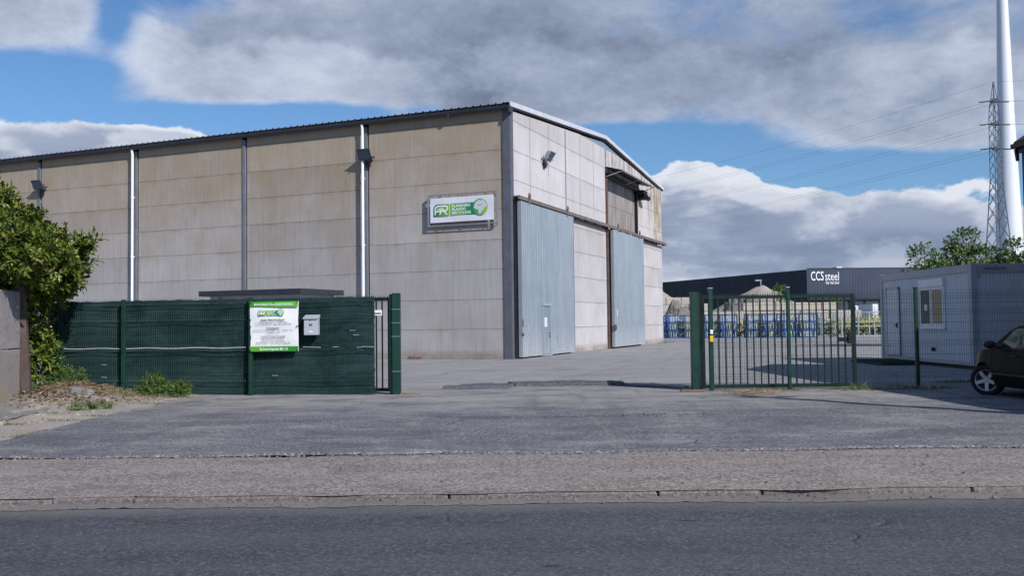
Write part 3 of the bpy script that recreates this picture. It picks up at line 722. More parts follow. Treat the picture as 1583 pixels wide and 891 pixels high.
obj('verge_flashing', mb, M['steel_dark'], wh)
mb = MB(); pr = []
for i in range(9):
    t = math.pi * (1 + i / 8); pr.append((-.20 + .115 * math.cos(t), 10.24 + .13 * math.sin(t)))
pr = pr + [(-.07, 10.27), (-.33, 10.27)]
pr2 = [(a_, b_) for a_, b_ in pr]
vs = [(a_, -.14, b_) for a_, b_ in pr2] + [(a_, LEN, b_) for a_, b_ in pr2]; n = len(pr2)
mb.add(vs, [tuple(range(n)), tuple(range(n, 2 * n))[::-1]] + [(i, (i + 1) % n, n + (i + 1) % n, n + i) for i in range(n)])
g_ = obj('gutter', mb, M['gutter'], wh); autosmooth(g_)
mb = MB(); mb.box(-.075, .03, .0, LEN, 10.19, 10.27); obj('soffit', mb, M['steel_dark'], wh)
mb = MB(); mb.tube((-.20, 2.68, 10.16), (-.20, 2.68, 10.02), .12, .06, 10); mb.box(-.30, .05, -.13, -.06, 9.98, 10.2); obj('gutter_outlet', mb, M['gutter'], wh)
for y in (6.84, 19.84, 32.84):
    mb = MB(); mb.path([(-.20, y, 10.18), (-.19, y, 10.02), (-.17, y, 9.88), (-.17, y, 9.6), (-.17, y, .0)], .062, 10)
    for zz in (2.0, 4.9, 7.8): mb.tube((-.17, y, zz - .05), (-.17, y, zz + .05), .072, n=10); mb.box(-.11, .03, y - .02, y + .02, zz - .02, zz + .02)
    o = obj('downpipe', mb, M['pipe'], wh); autosmooth(o)
# sliding door rail
mb = MB(); mb.box(.2, WL + .12, -.30, -.24, 6.50, 6.62); mb.box(.2, WL + .12, -.30, .02, 6.60, 6.645)
for i in range(18): xx = .6 + i * 1.5; mb.box(xx, xx + .06, -.24, .0, 6.46, 6.60)
obj('door_rail', mb, M['rail'], wh)
def corr(mb, x0, x1, z0, z1, y, pitch=.25, d=.05):
    pts = []; x = x0
    while x < x1 - 1e-3:
        for fx, dy in ((0, 0), (.32, 0), (.44, -d), (.66, -d), (.78, 0)):
            if x + fx * pitch < x1: pts.append((x + fx * pitch, y + dy))
        x += pitch
    pts.append((x1, y)); n = len(pts)
    vs = [(a_, b_, z0) for a_, b_ in pts] + [(a_, b_, z1) for a_, b_ in pts]
    mb.add(vs, [(i, i + 1, n + i + 1, n + i) for i in range(n - 1)])
def sliding_door(x0, x1, wicket, z0=.07):
    mb = MB(); zt = 6.44
    if wicket:
        a_, b_, h = wicket
        corr(mb, x0, a_, z0, zt, -.26); corr(mb, b_, x1, z0, zt, -.26); corr(mb, a_, b_, h, zt, -.26)
    else: corr(mb, x0, x1, z0, zt, -.26)
    mb.box(x0, x1, -.24, -.14, zt - .1, zt); mb.box(x0 - .01, x0 + .03, -.30, -.14, z0, zt); mb.box(x1 - .03, x1 + .01, -.30, -.14, z0, zt)
    mb.box(x0, x1, -.245, -.235, z0, zt) if not wicket else (mb.box(x0, wicket[0], -.245, -.235, z0, zt), mb.box(wicket[1], x1, -.245, -.235, z0, zt), mb.box(wicket[0], wicket[1], -.245, -.235, wicket[2], zt))
    d = obj('sliding_door', mb, M['door_blue'], wh, fix=False)
    for xx in (x0 + .9, x1 - .9):
        mb = MB(); mb.box(xx - .05, xx + .05, -.34, -.305, 6.38, 6.86); mb.tube((xx, -.36, 6.74), (xx, -.30, 6.74), .11, n=12); obj('hanger', mb, M['rail'], d)
    return d
d1 = sliding_door(.37, 7.0, (2.72, 3.72, 2.27)); d1['label'] = 'blue corrugated sliding door with a small entrance door in it'
d2 = sliding_door(13.68, 20.1, None, .10); d2['label'] = 'blue corrugated sliding door further along under the canopy'
mb = MB(); mb.box(2.72, 2.80, -.31, -.20, .05, 2.27); mb.box(3.64, 3.72, -.31, -.20, .05, 2.27); mb.box(2.70, 3.74, -.33, -.2, 2.18, 2.30); mb.box(2.70, 3.74, -.36, -.2, .02, .09)
obj('door_frame', mb, M['door_pale'], d1)
mb = MB(); mb.bbox(2.81, 3.63, -.285, -.24, .10, 2.17, .006); wd = obj('entrance_door', mb, M['door_blue'], d1)
mb = MB(); mb.box(3.50, 3.56, -.33, -.28, .98, 1.02); mb.tube((3.53, -.33, .86), (3.53, -.28, .86), .03, n=10); obj('handle', mb, M['black'], wd)
mb = MB(); mb.box(2.95, 3.25, -.291, -.286, 1.28, 1.68); nt_ = obj('notice', mb, M['white'], wd)
mb = MB()
for i in range(5): mb.box(3.0, 3.2, -.2935, -.2925, 1.36 + i * .06, 1.375 + i * .06)
obj('notice_print', mb, plain('red_print', (.45, .12, .12), .6), nt_)
mb = MB(); mb.box(.75, .80, -.305, -.298, 1.18, 1.42); mb.box(.95, 1.0, -.305, -.298, 1.18, 1.42); obj('stickers', mb, M['white'], d1)
mb = MB(); mb.box(14.05, 14.2, -.305, -.298, 1.75, 2.15); obj('sticker', mb, M['white'], d2)
mb = MB(); mb.box(.33, .47, -.335, -.31, .95, 1.05); mb.box(.36, .40, -.33, -.31, 1.3, 1.6); obj('latch', mb, M['rust'], d1)
mb = MB(); mb.box(13.60, 13.85, -.36, -.28, 1.0, 1.3); obj('latch', mb, M['rust'], d2)
# canopy over the hatch
mb = MB(); mb.add([(13.35, 0, 9.86), (20.4, 0, 9.86), (20.4, -.95, 9.60), (13.35, -.95, 9.60), (13.35, 0, 9.80), (20.4, 0, 9.80), (20.4, -.95, 9.55), (13.35, -.95, 9.55)], [(0, 1, 2, 3), (7, 6, 5, 4), (0, 3, 7, 4), (1, 5, 6, 2), (3, 2, 6, 7)])
cn = obj('canopy', mb, M['black'], wh)
mb = MB()
for xx in (13.40, 16.9, 20.35):
    mb.tube((xx, -.02, 9.3), (xx, -.93, 9.55), .025, n=6); mb.tube((xx, -.02, 9.83), (xx, -.93, 9.58), .02, n=6)
mb.tube((13.4, -.93, 9.56), (20.35, -.93, 9.56), .025, n=6); obj('canopy_bracket', mb, M['galv'], cn)
mb = MB(); mb.box(13.6, 20.0, -.16, .05, 9.28, 9.5); mb.box(19.6, 20.5, -.5, .0, 9.15, 9.35); obj('hoist_box', mb, M['black'], wh)
mb = MB(); mb.tube((20.3, -.45, 8.98), (20.9, -.45, 8.98), .16, n=10); mb.box(20.1, 20.6, -.5, .0, 8.85, 9.2); obj('hoist_motor', mb, M['black'], wh)

# ---------------------------------------------------------------- floodlights
def floodlight(name, loc, rz, tilt, label, m):
    e_ = empty(name, loc, rz, label, 'floodlight', 'floodlights on the warehouse walls')
    Mx = Matrix.Translation((0, -.34, .05)) @ Matrix.Rotation(tilt, 4, 'X')
    mb = MB(); mb.add([Mx @ Vector(p) for p in ((-.24, 0, -.20), (.24, 0, -.20), (.24, 0, .20), (-.24, 0, .20), (-.15, .16, -.12), (.15, .16, -.12), (.15, .16, .12), (-.15, .16, .12))],
        [(0, 1, 5, 4), (1, 2, 6, 5), (2, 3, 7, 6), (3, 0, 4, 7), (4, 5, 6, 7), (0, 3, 2, 1)])
    for xx in (-.255, .235): mb.box(xx, xx + .02, -.02, .02, -.21, .21, Mx)
    for zz in (-.215, .195): mb.box(-.255, .255, -.02, .02, zz, zz + .02, Mx)
    for i in range(5): mb.box(-.13 + i * .06, -.12 + i * .06, .16, .20, -.11, .11, Mx)
    h = obj('housing', mb, m, e_)
    mb = MB(); mb.box(-.22, .22, -.012, -.006, -.18, .18, Mx); obj('glass', mb, M['lampglass'], h)
    mb = MB(); mb.box(-.27, -.255, -.38, -.02, -.05, -.02); mb.box(.255, .27, -.38, -.02, -.05, -.02); mb.box(-.27, .27, -.05, -.02, -.06, 0); mb.box(-.06, .06, -.02, .0, -.25, .1)
    obj('bracket', mb, m, e_)
    mb = MB(); mb.box(-.09, .09, -.10, .0, -.36, -.16); obj('junction_box', mb, M['black'], e_)
    e_.scale = (1.2, 1.0, 1.2)
    return e_
def wpt(x, y, z):
    return Vector((CX + x * math.cos(ANG) - y * math.sin(ANG), CY + x * math.sin(ANG) + y * math.cos(ANG), z))
floodlight('floodlight', wpt(-.03, 6.62, 8.72), ANG - R(90), R(32), 'square grey floodlight beside the white downpipe nearest the warehouse corner', M['gutter'])
floodlight('floodlight', wpt(-.03, 26.0, 8.75), ANG - R(90), R(32), 'grey floodlight on the long warehouse wall just above the laurel', M['gutter'])
floodlight('floodlight', wpt(3.85, 0, 8.75), ANG, R(40), 'blue grey floodlight on the pale gable wall above the first blue door', M['infill'])

# ---------------------------------------------------------------- banner on the long wall
def disc_pts(cx, cz, r, y, n=40, a0=0, a1=360):
    return [Vector((cx + r * math.cos(R(a0 + (a1 - a0) * i / n)), y, cz + r * math.sin(R(a0 + (a1 - a0) * i / n)))) for i in range(n if a1 - a0 == 360 else n + 1)]
def poly(parent, name, pts, y, m):
    mb = MB(); mb.add([Vector((a_, y, b_)) for a_, b_ in pts], [tuple(range(len(pts)))])
    return obj(name, mb, m, parent, fix=False)
def thick(pts, wd):
    """polyline -> quads outline mesh data in xz"""
    out_ = []
    for i, (x, z) in enumerate(pts):
        a_ = Vector(pts[max(0, i - 1)]); b_ = Vector(pts[min(len(pts) - 1, i + 1)]); d = (b_ - a_).normalized(); nn = Vector((-d.y, d.x))
        out_.append(((x + nn.x * wd / 2, z + nn.y * wd / 2), (x - nn.x * wd / 2, z - nn.y * wd / 2)))
    return out_
def stroke(mb, pts, wd, y):
    t = thick(pts, wd); n = len(t)
    vs = [Vector((a_[0], y, a_[1])) for a_, b_ in t] + [Vector((b_[0], y, b_[1])) for a_, b_ in t]
    mb.add(vs, [(i, i + 1, n + i + 1, n + i) for i in range(n - 1)])
def logo(parent, x0, z0, s, y, small=False):
    """recycling firm's mark: FR tile, gradient bar with three words, globe; s = height of the tile"""
    W1 = 1.45 * s
    gm = grad('logo_tile_green', (.008, .12, .075), (.20, .45, .03), x0, x0 + W1)
    pts = [(x0, z0), (x0 + W1, z0), (x0 + W1, z0 + s), (x0 + .35 * s, z0 + s)] + [(x0 + .35 * s - .35 * s * math.sin(R(a_)), z0 + .65 * s + .35 * s * math.cos(R(a_))) for a_ in range(10, 91, 16)]
    tile = poly(parent, 'logo_tile', pts, y, gm)
    mb = MB(); wd = .11 * s
    arc = lambda cx, cz, r, a0, a1, n=10: [(cx + r * math.cos(R(a0 + (a1 - a0) * i / n)), cz + r * math.sin(R(a0 + (a1 - a0) * i / n))) for i in range(n + 1)]
    stroke(mb, [(x0 + .14 * s, z0 + .12 * s), (x0 + .14 * s, z0 + .50 * s)] + arc(x0 + .42 * s, z0 + .55 * s, .28 * s, 180, 90) + [(x0 + 1.1 * s, z0 + .83 * s)] + arc(x0 + 1.1 * s, z0 + .645 * s, .185 * s, 90, -90) + [(x0 + .55 * s, z0 + .46 * s)], wd, y - .003)
    stroke(mb, [(x0 + .32 * s, z0 + .58 * s), (x0 + .95 * s, z0 + .62 * s)], wd * .8, y - .0045)
    stroke(mb, [(x0 + .14 * s, z0 + .38 * s), (x0 + .60 * s, z0 + .42 * s), (x0 + .70 * s, z0 + .38 * s), (x0 + .55 * s, z0 + .12 * s)], wd, y - .006)
    stroke(mb, [(x0 + .85 * s, z0 + .44 * s), (x0 + 1.05 * s, z0 + .32 * s), (x0 + 1.22 * s, z0 + .10 * s)], wd, y - .0075)
    obj('logo_strokes', mb, M['letters'], tile, fix=False)
    xb = x0 + W1 + .12 * s; W2 = 2.25 * s
    gm2 = grad('logo_bar_green', (.16, .40, .04), (.008, .20, .10), xb, xb + W2 * .8)
    bar = poly(parent, 'logo_bar', [(xb, z0), (xb + W2, z0), (xb + W2, z0 + s), (xb, z0 + s)], y, gm2)
    for i, wtx in enumerate(('FLANDERS', 'PLASTIC', 'RECYCLING')):
        wdt = (1.68, 1.28, 1.72)[i] * s
        text(bar, wtx, .30 * s, xb + .12 * s, z0 + (.69 - .29 * i) * s, y - .003, M['letters'], 'logo_words', width=wdt, bold=.006 * s)
    gx, gz, gr_ = xb + W2 + .42 * s, z0 + .58 * s, .68 * s
    rim = MB(); rim.disc(disc_pts(gx, gz, gr_, y - .005)); gl = obj('logo_globe', rim, grad('globe_green', (.02, .25, .06), (.25, .5, .08), gx - gr_, gx + gr_), parent, fix=False)
    c_ = MB(); c_.disc([Vector((gx + gr_ * a_, y - .008, gz + gr_ * b_)) for a_, b_ in ((-.72, .3), (-.55, .62), (-.2, .86), (.1, .75), (.35, .86), (.62, .62), (.85, .35), (.9, .0), (.6, -.1), (.45, -.35), (.2, -.55), (.0, -.88), (-.2, -.7), (-.25, -.3), (-.6, -.25), (-.85, -.05))])
    obj('logo_continent', c_, M['globe_grey'], gl, fix=False)
    c_ = MB(); stroke(c_, [(gx - .3 * gr_, gz + .25 * gr_), (gx, gz + .18 * gr_), (gx + .3 * gr_, gz + .28 * gr_)], .04 * s, y - .0095); obj('logo_sea', c_, M['green'], gl, fix=False)
SG = Vector(wpt(-.15, 3.66, 5.53))
bn = empty('banner_sign', SG, ANG - R(90), 'white banner with green recycling logo laced in a steel frame on the warehouse wall', 'sign')
mb = MB(); W_, H_ = 3.12, 1.30
for z in (0, H_): mb.tube((0, 0, z), (W_, 0, z), .025, n=8); mb.tube((0, .07, z), (W_, .07, z), .012, n=6)
for x in (0, W_): mb.box(x - .03, x + .03, -.03, .03, 0, H_)
for x in (.03, .5, W_ / 2, W_ - .5, W_ - .03):
    for z in (0, H_): mb.tube((x, .0, z), (x, .14, z), .018, n=6)
obj('frame', mb, M['alu'], bn)
mb = MB(); mb.grid(lambda u, v: Vector((.10 + u * 2.9, -.035 + .012 * math.sin(u * 9) * math.sin(v * 5), .14 + v * 1.02)), 24, 10); sheet_ = obj('banner_sheet', mb, M['vinyl'], bn, fix=False, smooth=True)
mb = MB()
for i in range(8):
    x = .15 + i * (W_ - .3) / 7; mb.tube((x, -.02, .15), (x - .03, 0, 0), .008, n=5); mb.tube((x, -.02, 1.15), (x + .03, 0, H_), .008, n=5)
for i in range(4):
    z = .2 + i * .3; mb.tube((.13, -.02, z), (0, 0, z), .008, n=5); mb.tube((2.97, -.02, z), (W_, 0, z), .008, n=5)
obj('lacing', mb, M['black'], bn)
logo(sheet_, .27, .40, .50, -.052)

# ---------------------------------------------------------------- fences and gates
FH = 2.05
def mesh_panel(mb, p0, p1, h=FH, step=.05, r=.0023, spikes=True, y_out=-1):
    p0 = Vector(p0); p1 = Vector(p1); L = (p1 - p0).length; d = (p1 - p0) / L; nrm = Vector((d.y, -d.x, 0)) * (1 if y_out < 0 else -1)
    folds = [.30, .95, 1.60, h - .12]
    prof = [(.06, 0)]
    for f in folds: prof += [(f - .05, 0), (f, .035), (f + .05, 0)]
    prof += [(h + (.03 if spikes else 0), 0)]
    n = int(L / step)
    for i in range(n + 1):
        b = p0 + d * (L * i / n)
        pts = [b + nrm * o_ + Vector((0, 0, z)) for z, o_ in prof]
        vs = []
        for p in pts: vs += [p + d * r, p + nrm * r, p - d * r, p - nrm * r]
        mb.add(vs, [(4 * j + k, 4 * j + (k + 1) % 4, 4 * j + 4 + (k + 1) % 4, 4 * j + 4 + k) for j in range(len(pts) - 1) for k in range(4)])
    for f in folds:
        for dz, o_ in ((-.05, 0), (0, .035), (.05, 0)):
            mb.tube(p0 + nrm * (o_ + r) + Vector((0, 0, f + dz)), p1 + nrm * (o_ + r) + Vector((0, 0, f + dz)), r * 1.15, n=4, cap=False)
    for z in [.12, .5, .72, 1.17, 1.38, 1.78]:
        mb.tube(p0 + nrm * r + Vector((0, 0, z)), p1 + nrm * r + Vector((0, 0, z)), r * 1.15, n=4, cap=False)
# left fence with screening
LF = [(-10.4, 20.42), (-9.93, 20.30), (-8.42, 19.98), (-6.25, 19.55), (-5.50, 19.40), (-2.86, 19.02)]
lf = empty('screened_fence', (LF[1][0], LF[1][1], 0), 0, 'green wire mesh fence covered with dark green privacy netting left of the entrance', 'fence')
ox, oy = LF[1]
def rel(p): return (p[0] - ox, p[1] - oy, 0)
segs = [(0, 1), (1, 2), (2, 4), (4, 5)]
for a_, b_ in segs:
    mb = MB(); mesh_panel(mb, rel(LF[a_]), rel(LF[b_]), 2.07, .05, .0038); obj('mesh_panel', mb, M['fence_green'], lf, fix=False)
for i in (1, 2, 4):
    mb = MB(); x, y, _ = rel(LF[i]); mb.bbox(x - .045, x + .045, y - .11, y - .04, 0, 2.08, .008)
    for zz in (.3, .95, 1.6, 1.93): mb.tube((x, y - .13, zz), (x, y - .1, zz), .018, n=6)
    obj('post', mb, M['post_green'], lf)
mb = MB(); x, y, _ = rel(LF[3]); mb.box(x - .03, x + .03, y + .09, y + .15, 0, 2.1); obj('post', mb, M['gate_dark'], lf)
mb = MB()
tot = [(Vector(rel(LF[i])), Vector(rel(LF[i + 1]))) for i in range(5)]
lens = [(b_ - a_).length for a_, b_ in tot]; TL = sum(lens)
def along(s_):
    for (a_, b_), L in zip(tot, lens):
        if s_ <= L: return a_ + (b_ - a_) * (s_ / L)
        s_ -= L
    return tot[-1][1]
def scr(u, v):
    p = along(u * TL * .9999); s_ = u * TL
    wob = .016 * math.sin(s_ * 3.1 + v * 2) + .022 * mnoise.noise(Vector((s_ * 1.3, v * 1.3, 0)))
    z = .03 + v * 2.03
    z -= .014 * v * (.5 + .5 * math.cos(s_ * 2 * math.pi / 1.3)) * (.6 + .8 * mnoise.noise(Vector((s_, 2, 0))))
    if v > .99: z += .02 * mnoise.noise(Vector((s_ * 5, 0, 0)))
    e_ = .0
    if u > .999: e_ = .03 * mnoise.noise(Vector((0, v * 22, 0)))
    return Vector((p.x + e_, p.y + .05 + wob * .8, z))
mb.grid(scr, 260, 40); sc_ = obj('privacy_netting', mb, M['screen'], lf, smooth=True, fix=False)
mb = MB(); random.seed(11)
pts = [Vector((0, -.02, 0)) + along(TL * t / 60) + Vector((0, 0, 1.02 + .008 * math.sin(t * .7))) for t in range(61)]
for i in range(60):
    if i < 38 or random.random() < .45: mb.tube(pts[i], pts[i + 1], .009 if i < 38 else .005, n=5)
for _ in range(7):
    p = along(TL * random.choice([.94, .95, .96, .97, .2, .5, .72])); zz = random.uniform(.3, 1.9); mb.tube(p + Vector((-.06, -.03, zz)), p + Vector((.06, -.03, zz + random.uniform(-.01, .01))), .004, n=4)
obj('tie_rope', mb, M['rope'], lf)

# narrow gate section and portal post left of the entrance
def gate_leaf(e_, L, n_bars, h0=.14, h1=1.97, x0=0.0, end_posts=(True, True), mt='gate_dark', bar=.028):
    mb = MB(); mb.bbox(x0, x0 + L, -.035, .035, h0 - .07, h0, .006); mb.bbox(x0, x0 + L, -.03, .03, h1, h1 + .07, .006)
    if end_posts[0]: mb.bbox(x0 - .01, x0 + .06, -.04, .04, h0 - .07, h1 + .08, .006)
    if end_posts[1]: mb.bbox(x0 + L - .06, x0 + L + .01, -.04, .04, h0 - .07, h1 + .08, .006)
    obj('frame', mb, M[mt], e_)
    mb = MB()
    for i in range(n_bars):
        x = x0 + .06 + (L - .12) * (i + 1) / (n_bars + 1); mb.box(x - bar / 2, x + bar / 2, -.012, .012, h0 + .002, h1 - .002)
    b_ = obj('bars', mb, M[mt], e_)
    mb = MB(); mb.box(x0, x0 + L, -.004, .004, h1 + .0715, h1 + .075); x = x0
    while x < x0 + L: mb.box(x, x + .012, -.006, .006, h1 + .072, h1 + .105); x += .05
    obj('anti_climb_comb', mb, M[mt], e_)
gl_ = empty('sliding_gate', (-5.2, 19.72, 0), -R(9), 'dark green barred gate leaf whose end shows right of the privacy netting', 'gate')
gate_leaf(gl_, 2.68, 19)
pl = empty('gate_plaque', (-2.92, 19.20, 1.66), 0, 'small white plaque hung on the bars beside the left gate post', 'plaque')
mb = MB(); mb.bbox(0, .20, -.03, -.02, 0, .115, .003); pb = obj('plate', mb, M['white'], pl)
mb = MB(); mb.box(.03, .18, -.034, -.031, .03, .06); obj('print', mb, M['ink'], pb)
mb = MB(); mb.box(.0, .05, -.034, -.031, .065, .11); obj('emblem', mb, plain('teal_print', (.05, .3, .4), .5), pb)
gp = empty('gate_post', (-2.42, 19.05, 0), 0, 'thick green steel gate post on the left of the open entrance', 'post')
mb = MB(); mb.bbox(-.07, .10, -.08, .08, 0, 2.12, .008); obj('column', mb, M['post_green'], gp)
mb = MB(); mb.box(-.13, -.072, -.04, .10, .0, 2.10); obj('stop_rail', mb, M['gate_dark'], gp)
mb = MB()
for zz in (.50, 1.22, 1.5, 1.78): mb.box(-.073, .103, -.084, .0, zz, zz + .008)
obj('strap', mb, M['galv'], gp)
# right side: portal posts, gate leaf slid open behind the mesh fence
gp2 = empty('gate_post', (3.80, 19.15, 0), 0, 'pair of thick green steel gate posts on the right of the open entrance', 'post')
mb = MB(); mb.bbox(-.09, .05, -.09, .09, 0, 2.07, .008); obj('column', mb, M['post_green'], gp2)
mb = MB(); mb.box(.09, .14, .0, .12, 0, 2.02); mb.bbox(.09, .20, .35, .45, 0, 2.07, .008); obj('guide', mb, M['gate_dark'], gp2)
rg = empty('sliding_gate', (3.98, 19.36, 0), 0, 'dark green barred sliding gate standing open behind the mesh fence on the right', 'gate')
gate_leaf(rg, 3.22, 20, .12, 1.92)
mb = MB(); mb.bbox(3.05, 3.17, -.09, .02, .95, 1.18, .005); mb.box(2.86, 3.06, -.06, -.02, 1.0, 1.08); obj('lock_box', mb, M['black'], rg)
RF = [(4.10, 19.1), (5.70, 19.08), (8.33, 19.05), (10.9, 19.03), (13.2, 19.0)]
rf = empty('mesh_fence', (4.10, 19.1, 0), 0, 'green wire mesh fence with V folds running from the gate past the parked car', 'fence')
for (a_, b_) in zip(RF[:-1], RF[1:]):
    mb = MB(); mesh_panel(mb, (a_[0] - 4.1, a_[1] - 19.1, 0), (b_[0] - 4.1, b_[1] - 19.1, 0), 2.04); obj('mesh_panel', mb, M['fence_green'], rf, fix=False)
for i, p in enumerate(RF[:-1]):
    mb = MB(); x, y = p[0] - 4.1, p[1] - 19.1
    wd = .046 if i == 0 else .034
    mb.bbox(x - wd, x + wd, y - .12, y - .04, 0, 2.13 if i < 2 else 2.09, .007)
    for zz in (.3, .95, 1.6, 1.9): mb.tube((x, y - .135, zz), (x, y - .12, zz), .016, n=6)
    pp = obj('post', mb, M['post_green'], rf)
    mb = MB(); zt = 2.13 if i < 2 else 2.09; mb.bbox(x - wd - .004, x + wd + .004, y - .124, y - .036, zt, zt + .02, .004); obj('post_cap', mb, M['galv'] if i < 2 else M['post_green'], pp)
    if i == 0:
        mb = MB(); mb.bbox(x - .035, x + .035, y - .145, y - .125, 1.03, 1.16, .004); obj('warning_tag', mb, M['yellowtag'], pp)
        mb = MB(); mb.bbox(x - .03, x + .03, y - .16, y - .122, 1.19, 1.28, .006); obj('photo_cell', mb, M['white'], pp)
for nm, x, y, L, rz, lb in (('plank', -2.12, 18.95, .42, .02, 'weathered timber plank lying at the foot of the left gate post'), ('plank', 3.68, 18.9, .5, -.05, 'weathered timber plank lying at the foot of the right gate posts')):
    mb = MB(); mb.bbox(-L / 2, L / 2, -.06, .06, 0, .035, .006); o = obj(nm, mb, M['wood']); o.location = (x, y, .02); o.rotation_euler = (0, 0, rz); tag(o, lb, 'plank')
mb = MB(); mb.bbox(-.35, .05, -.1, .1, 0, .14, .012); mb.bbox(.08, .30, -.09, .09, 0, .11, .012); o = obj('timber_block', mb, M['wood']); o.location = wpt(-.35, 4.2, 0); o.rotation_euler = (0, 0, ANG - R(90)); tag(o, 'short timber blocks lying against the foot of the long warehouse wall', 'timber')

# ---------------------------------------------------------------- info board and letterbox on the netting
ib = empty('info_board', (-5.50, 19.28, .94), -R(5.5), 'white square notice with green top and bottom bands tied to the privacy netting', 'sign')
mb = MB(); WB, HB = 1.04, 1.04
def sag(u, v): return .012 * math.sin(v * 5 + u * 3) + .014 * mnoise.noise(Vector((u * 3, v * 4, 1)))
mb.grid(lambda u, v: Vector((u * WB + .004 * math.sin(v * 7), sag(u, v), v * HB)), 24, 24); bs = obj('board_sheet', mb, M['white'], ib, smooth=True, fix=False)
yb = -.030
poly(ib, 'green_band', [(0, .93), (WB, .93), (WB, HB + .002), (0, HB + .002)], yb, grad('band_green', (.03, .22, .03), (.10, .42, .03), 0, .6))
poly(ib, 'green_band', [(0, 0), (WB, 0), (WB, .105), (0, .105)], yb, grad('band_green', (.10, .35, .03), (.03, .22, .03), 0, .9))
text(bs, 'BEHANDELEN VAN KUNSTSTOFAFVAL', .055, WB / 2, .965, yb - .003, M['letters'], align='CENTER', width=.84, bold=.001)
text(bs, 'Bij brand of geweld: BEL 112', .065, .52, .03, yb - .003, M['letters'], align='CENTER', width=.60, bold=.0015)
logo(bs, .18, .745, .115, yb - .002, True)
for i, (t_, w_, z_) in enumerate((('Flanders Plastic Recycling BV', .52, .645), ('Scheepzatestraat 91 - B 9000 Gent', .62, .60), ('Tel. 09 253 81 91 - Fax. 09 253 81 92', .78, .555), ('Openingsuren', .27, .475), ('Maandag tot donderdag: 8 - 12u   13u30 - 17u', .84, .43), ('vrijdag: 8 - 12u', .28, .385),
                                    ('Toezichthoudende Overheid', .52, .30), ('Milieu-inspectie Oost-Vlaanderen', .48, .255), ('Afdeling Handhaving', .50, .21), ('9000 Gent - Tel. 09 235 58 50', .74, .165))):
    text(bs, t_, .042, .5, z_, yb, M['ink'], align='CENTER', width=w_, bold=.0012 if i in (0, 3, 6) else 0)
mb = MB()
for x, z in ((.02, .02), (1.02, .02), (.02, .52), (1.02, .52), (.02, 1.02), (1.02, 1.02), (.52, 1.02)): mb.tube((x, -.045, z), (x, -.02, z), .012, n=8)
obj('eyelets', mb, M['black'], ib)
lb_ = empty('letterbox', (-4.15, 19.17, 1.27), -R(5.5), 'grey metal letterbox numbered 91 fixed on the dark green netting', 'letterbox')
mb = MB(); mb.bbox(-.155, .135, -.16, -.0, 0, .36, .008); bx_ = obj('box', mb, M['mailbox'], lb_)
mb = MB(); mb.prism([(-.19, .335), (-.195, .36), (0.0, .425), (0, .36)], 'x', -.165, .145); obj('lid', mb, M['mailbox'], lb_)
mb = MB(); mb.box(-.055, .035, -.166, -.161, .055, .085); obj('name_plate', mb, M['white'], bx_)
mb = MB(); mb.tube((-.01, -.175, .31), (-.01, -.158, .31), .009, n=8); obj('lock', mb, M['black'], bx_)
text(bx_, '91', .075, -.01, .185, -.164, M['black'], 'number', align='CENTER', bold=.003)

# ---------------------------------------------------------------- small flat-roofed booth behind the fence
bo = empty('booth', (-6.04, 26.3, 0), ANG - R(90), 'small white booth with an overhanging anthracite flat roof behind the privacy netting', 'booth')
# local x runs right and towards the viewer; local y runs away
mb = MB(); mb.box(-3.45, -.22, .22, 2.0, 0, 2.38); bw = obj('wall', mb, M['cabinwhite'], bo)
mb = MB(); mb.bbox(-3.72, 0, 0, 2.22, 2.38, 2.54, .01); obj('flat_roof', mb, M['roofslab'], bo)
mb = MB(); mb.box(-1.9, -.9, .18, .22, 1.0, 1.9); wn_ = obj('window', mb, M['glass'], bo)
mb = MB(); mb.box(-1.95, -.85, .15, .2, .95, 1.0); mb.box(-1.95, -.85, .15, .2, 1.9, 1.95); obj('window_frame', mb, M['white'], wn_)
mb = MB(); mb.box(-3.2, -2.4, .18, .22, .02, 2.05); obj('door', mb, M['contA'], bo)

# ---------------------------------------------------------------- site cabin (container)
ca = empty('site_cabin', (12.73, 25.44, 0), R(0), 'pale grey portable site cabin with a window and door behind the mesh fence', 'cabin'); ca.scale = (1, 1, 1.09)
cL, cW, cH = 6.35, 2.9, 2.72; z0 = .10
mb = MB()
def ribs(mb, n_, L, fn):
    pts = []
    for i in range(n_):
        a_ = L * i / n_; p_ = L / n_
        pts += [(a_, 0), (a_ + p_ * .55, 0), (a_ + p_ * .65, .012), (a_ + p_ * .9, .012)]
    pts.append((L, 0)); n = len(pts)
    vs = [fn(a_, b_, 0) for a_, b_ in pts] + [fn(a_, b_, 1) for a_, b_ in pts]
    mb.add(vs, [(i, i + 1, n + i + 1, n + i) for i in range(n - 1)])
ribs(mb, 56, cL - .36, lambda a_, b_, t: (.035 + b_, .18 + a_, z0 + .1 + t * 2.30))
ribs(mb, 26, cW - .36, lambda a_, b_, t: (.18 + a_, .05 + b_, z0 + .1 + t * 2.30))
ribs(mb, 26, cW - .36, lambda a_, b_, t: (.18 + a_, cL - .05 - b_, z0 + .1 + t * 2.30))
ribs(mb, 56, cL - .36, lambda a_, b_, t: (cW - .035 - b_, .18 + a_, z0 + .1 + t * 2.30))
obj('wall', mb, M['contA'], ca, fix=False)
mb = MB()
for x in (0, cW - .18):
    for y in (0, cL - .18): mb.bbox(x, x + .18, y, y + .18, z0, cH, .012)
mb.bbox(.18, cW - .18, .02, .10, 2.48, cH - .01, .01); mb.bbox(.18, cW - .18, cL - .10, cL - .02, 2.48, cH - .01, .01)
mb.bbox(.0, .10, .18, cL - .18, 2.50, cH - .01, .01); mb.bbox(cW - .10, cW, .18, cL - .18, 2.50, cH - .01, .01)
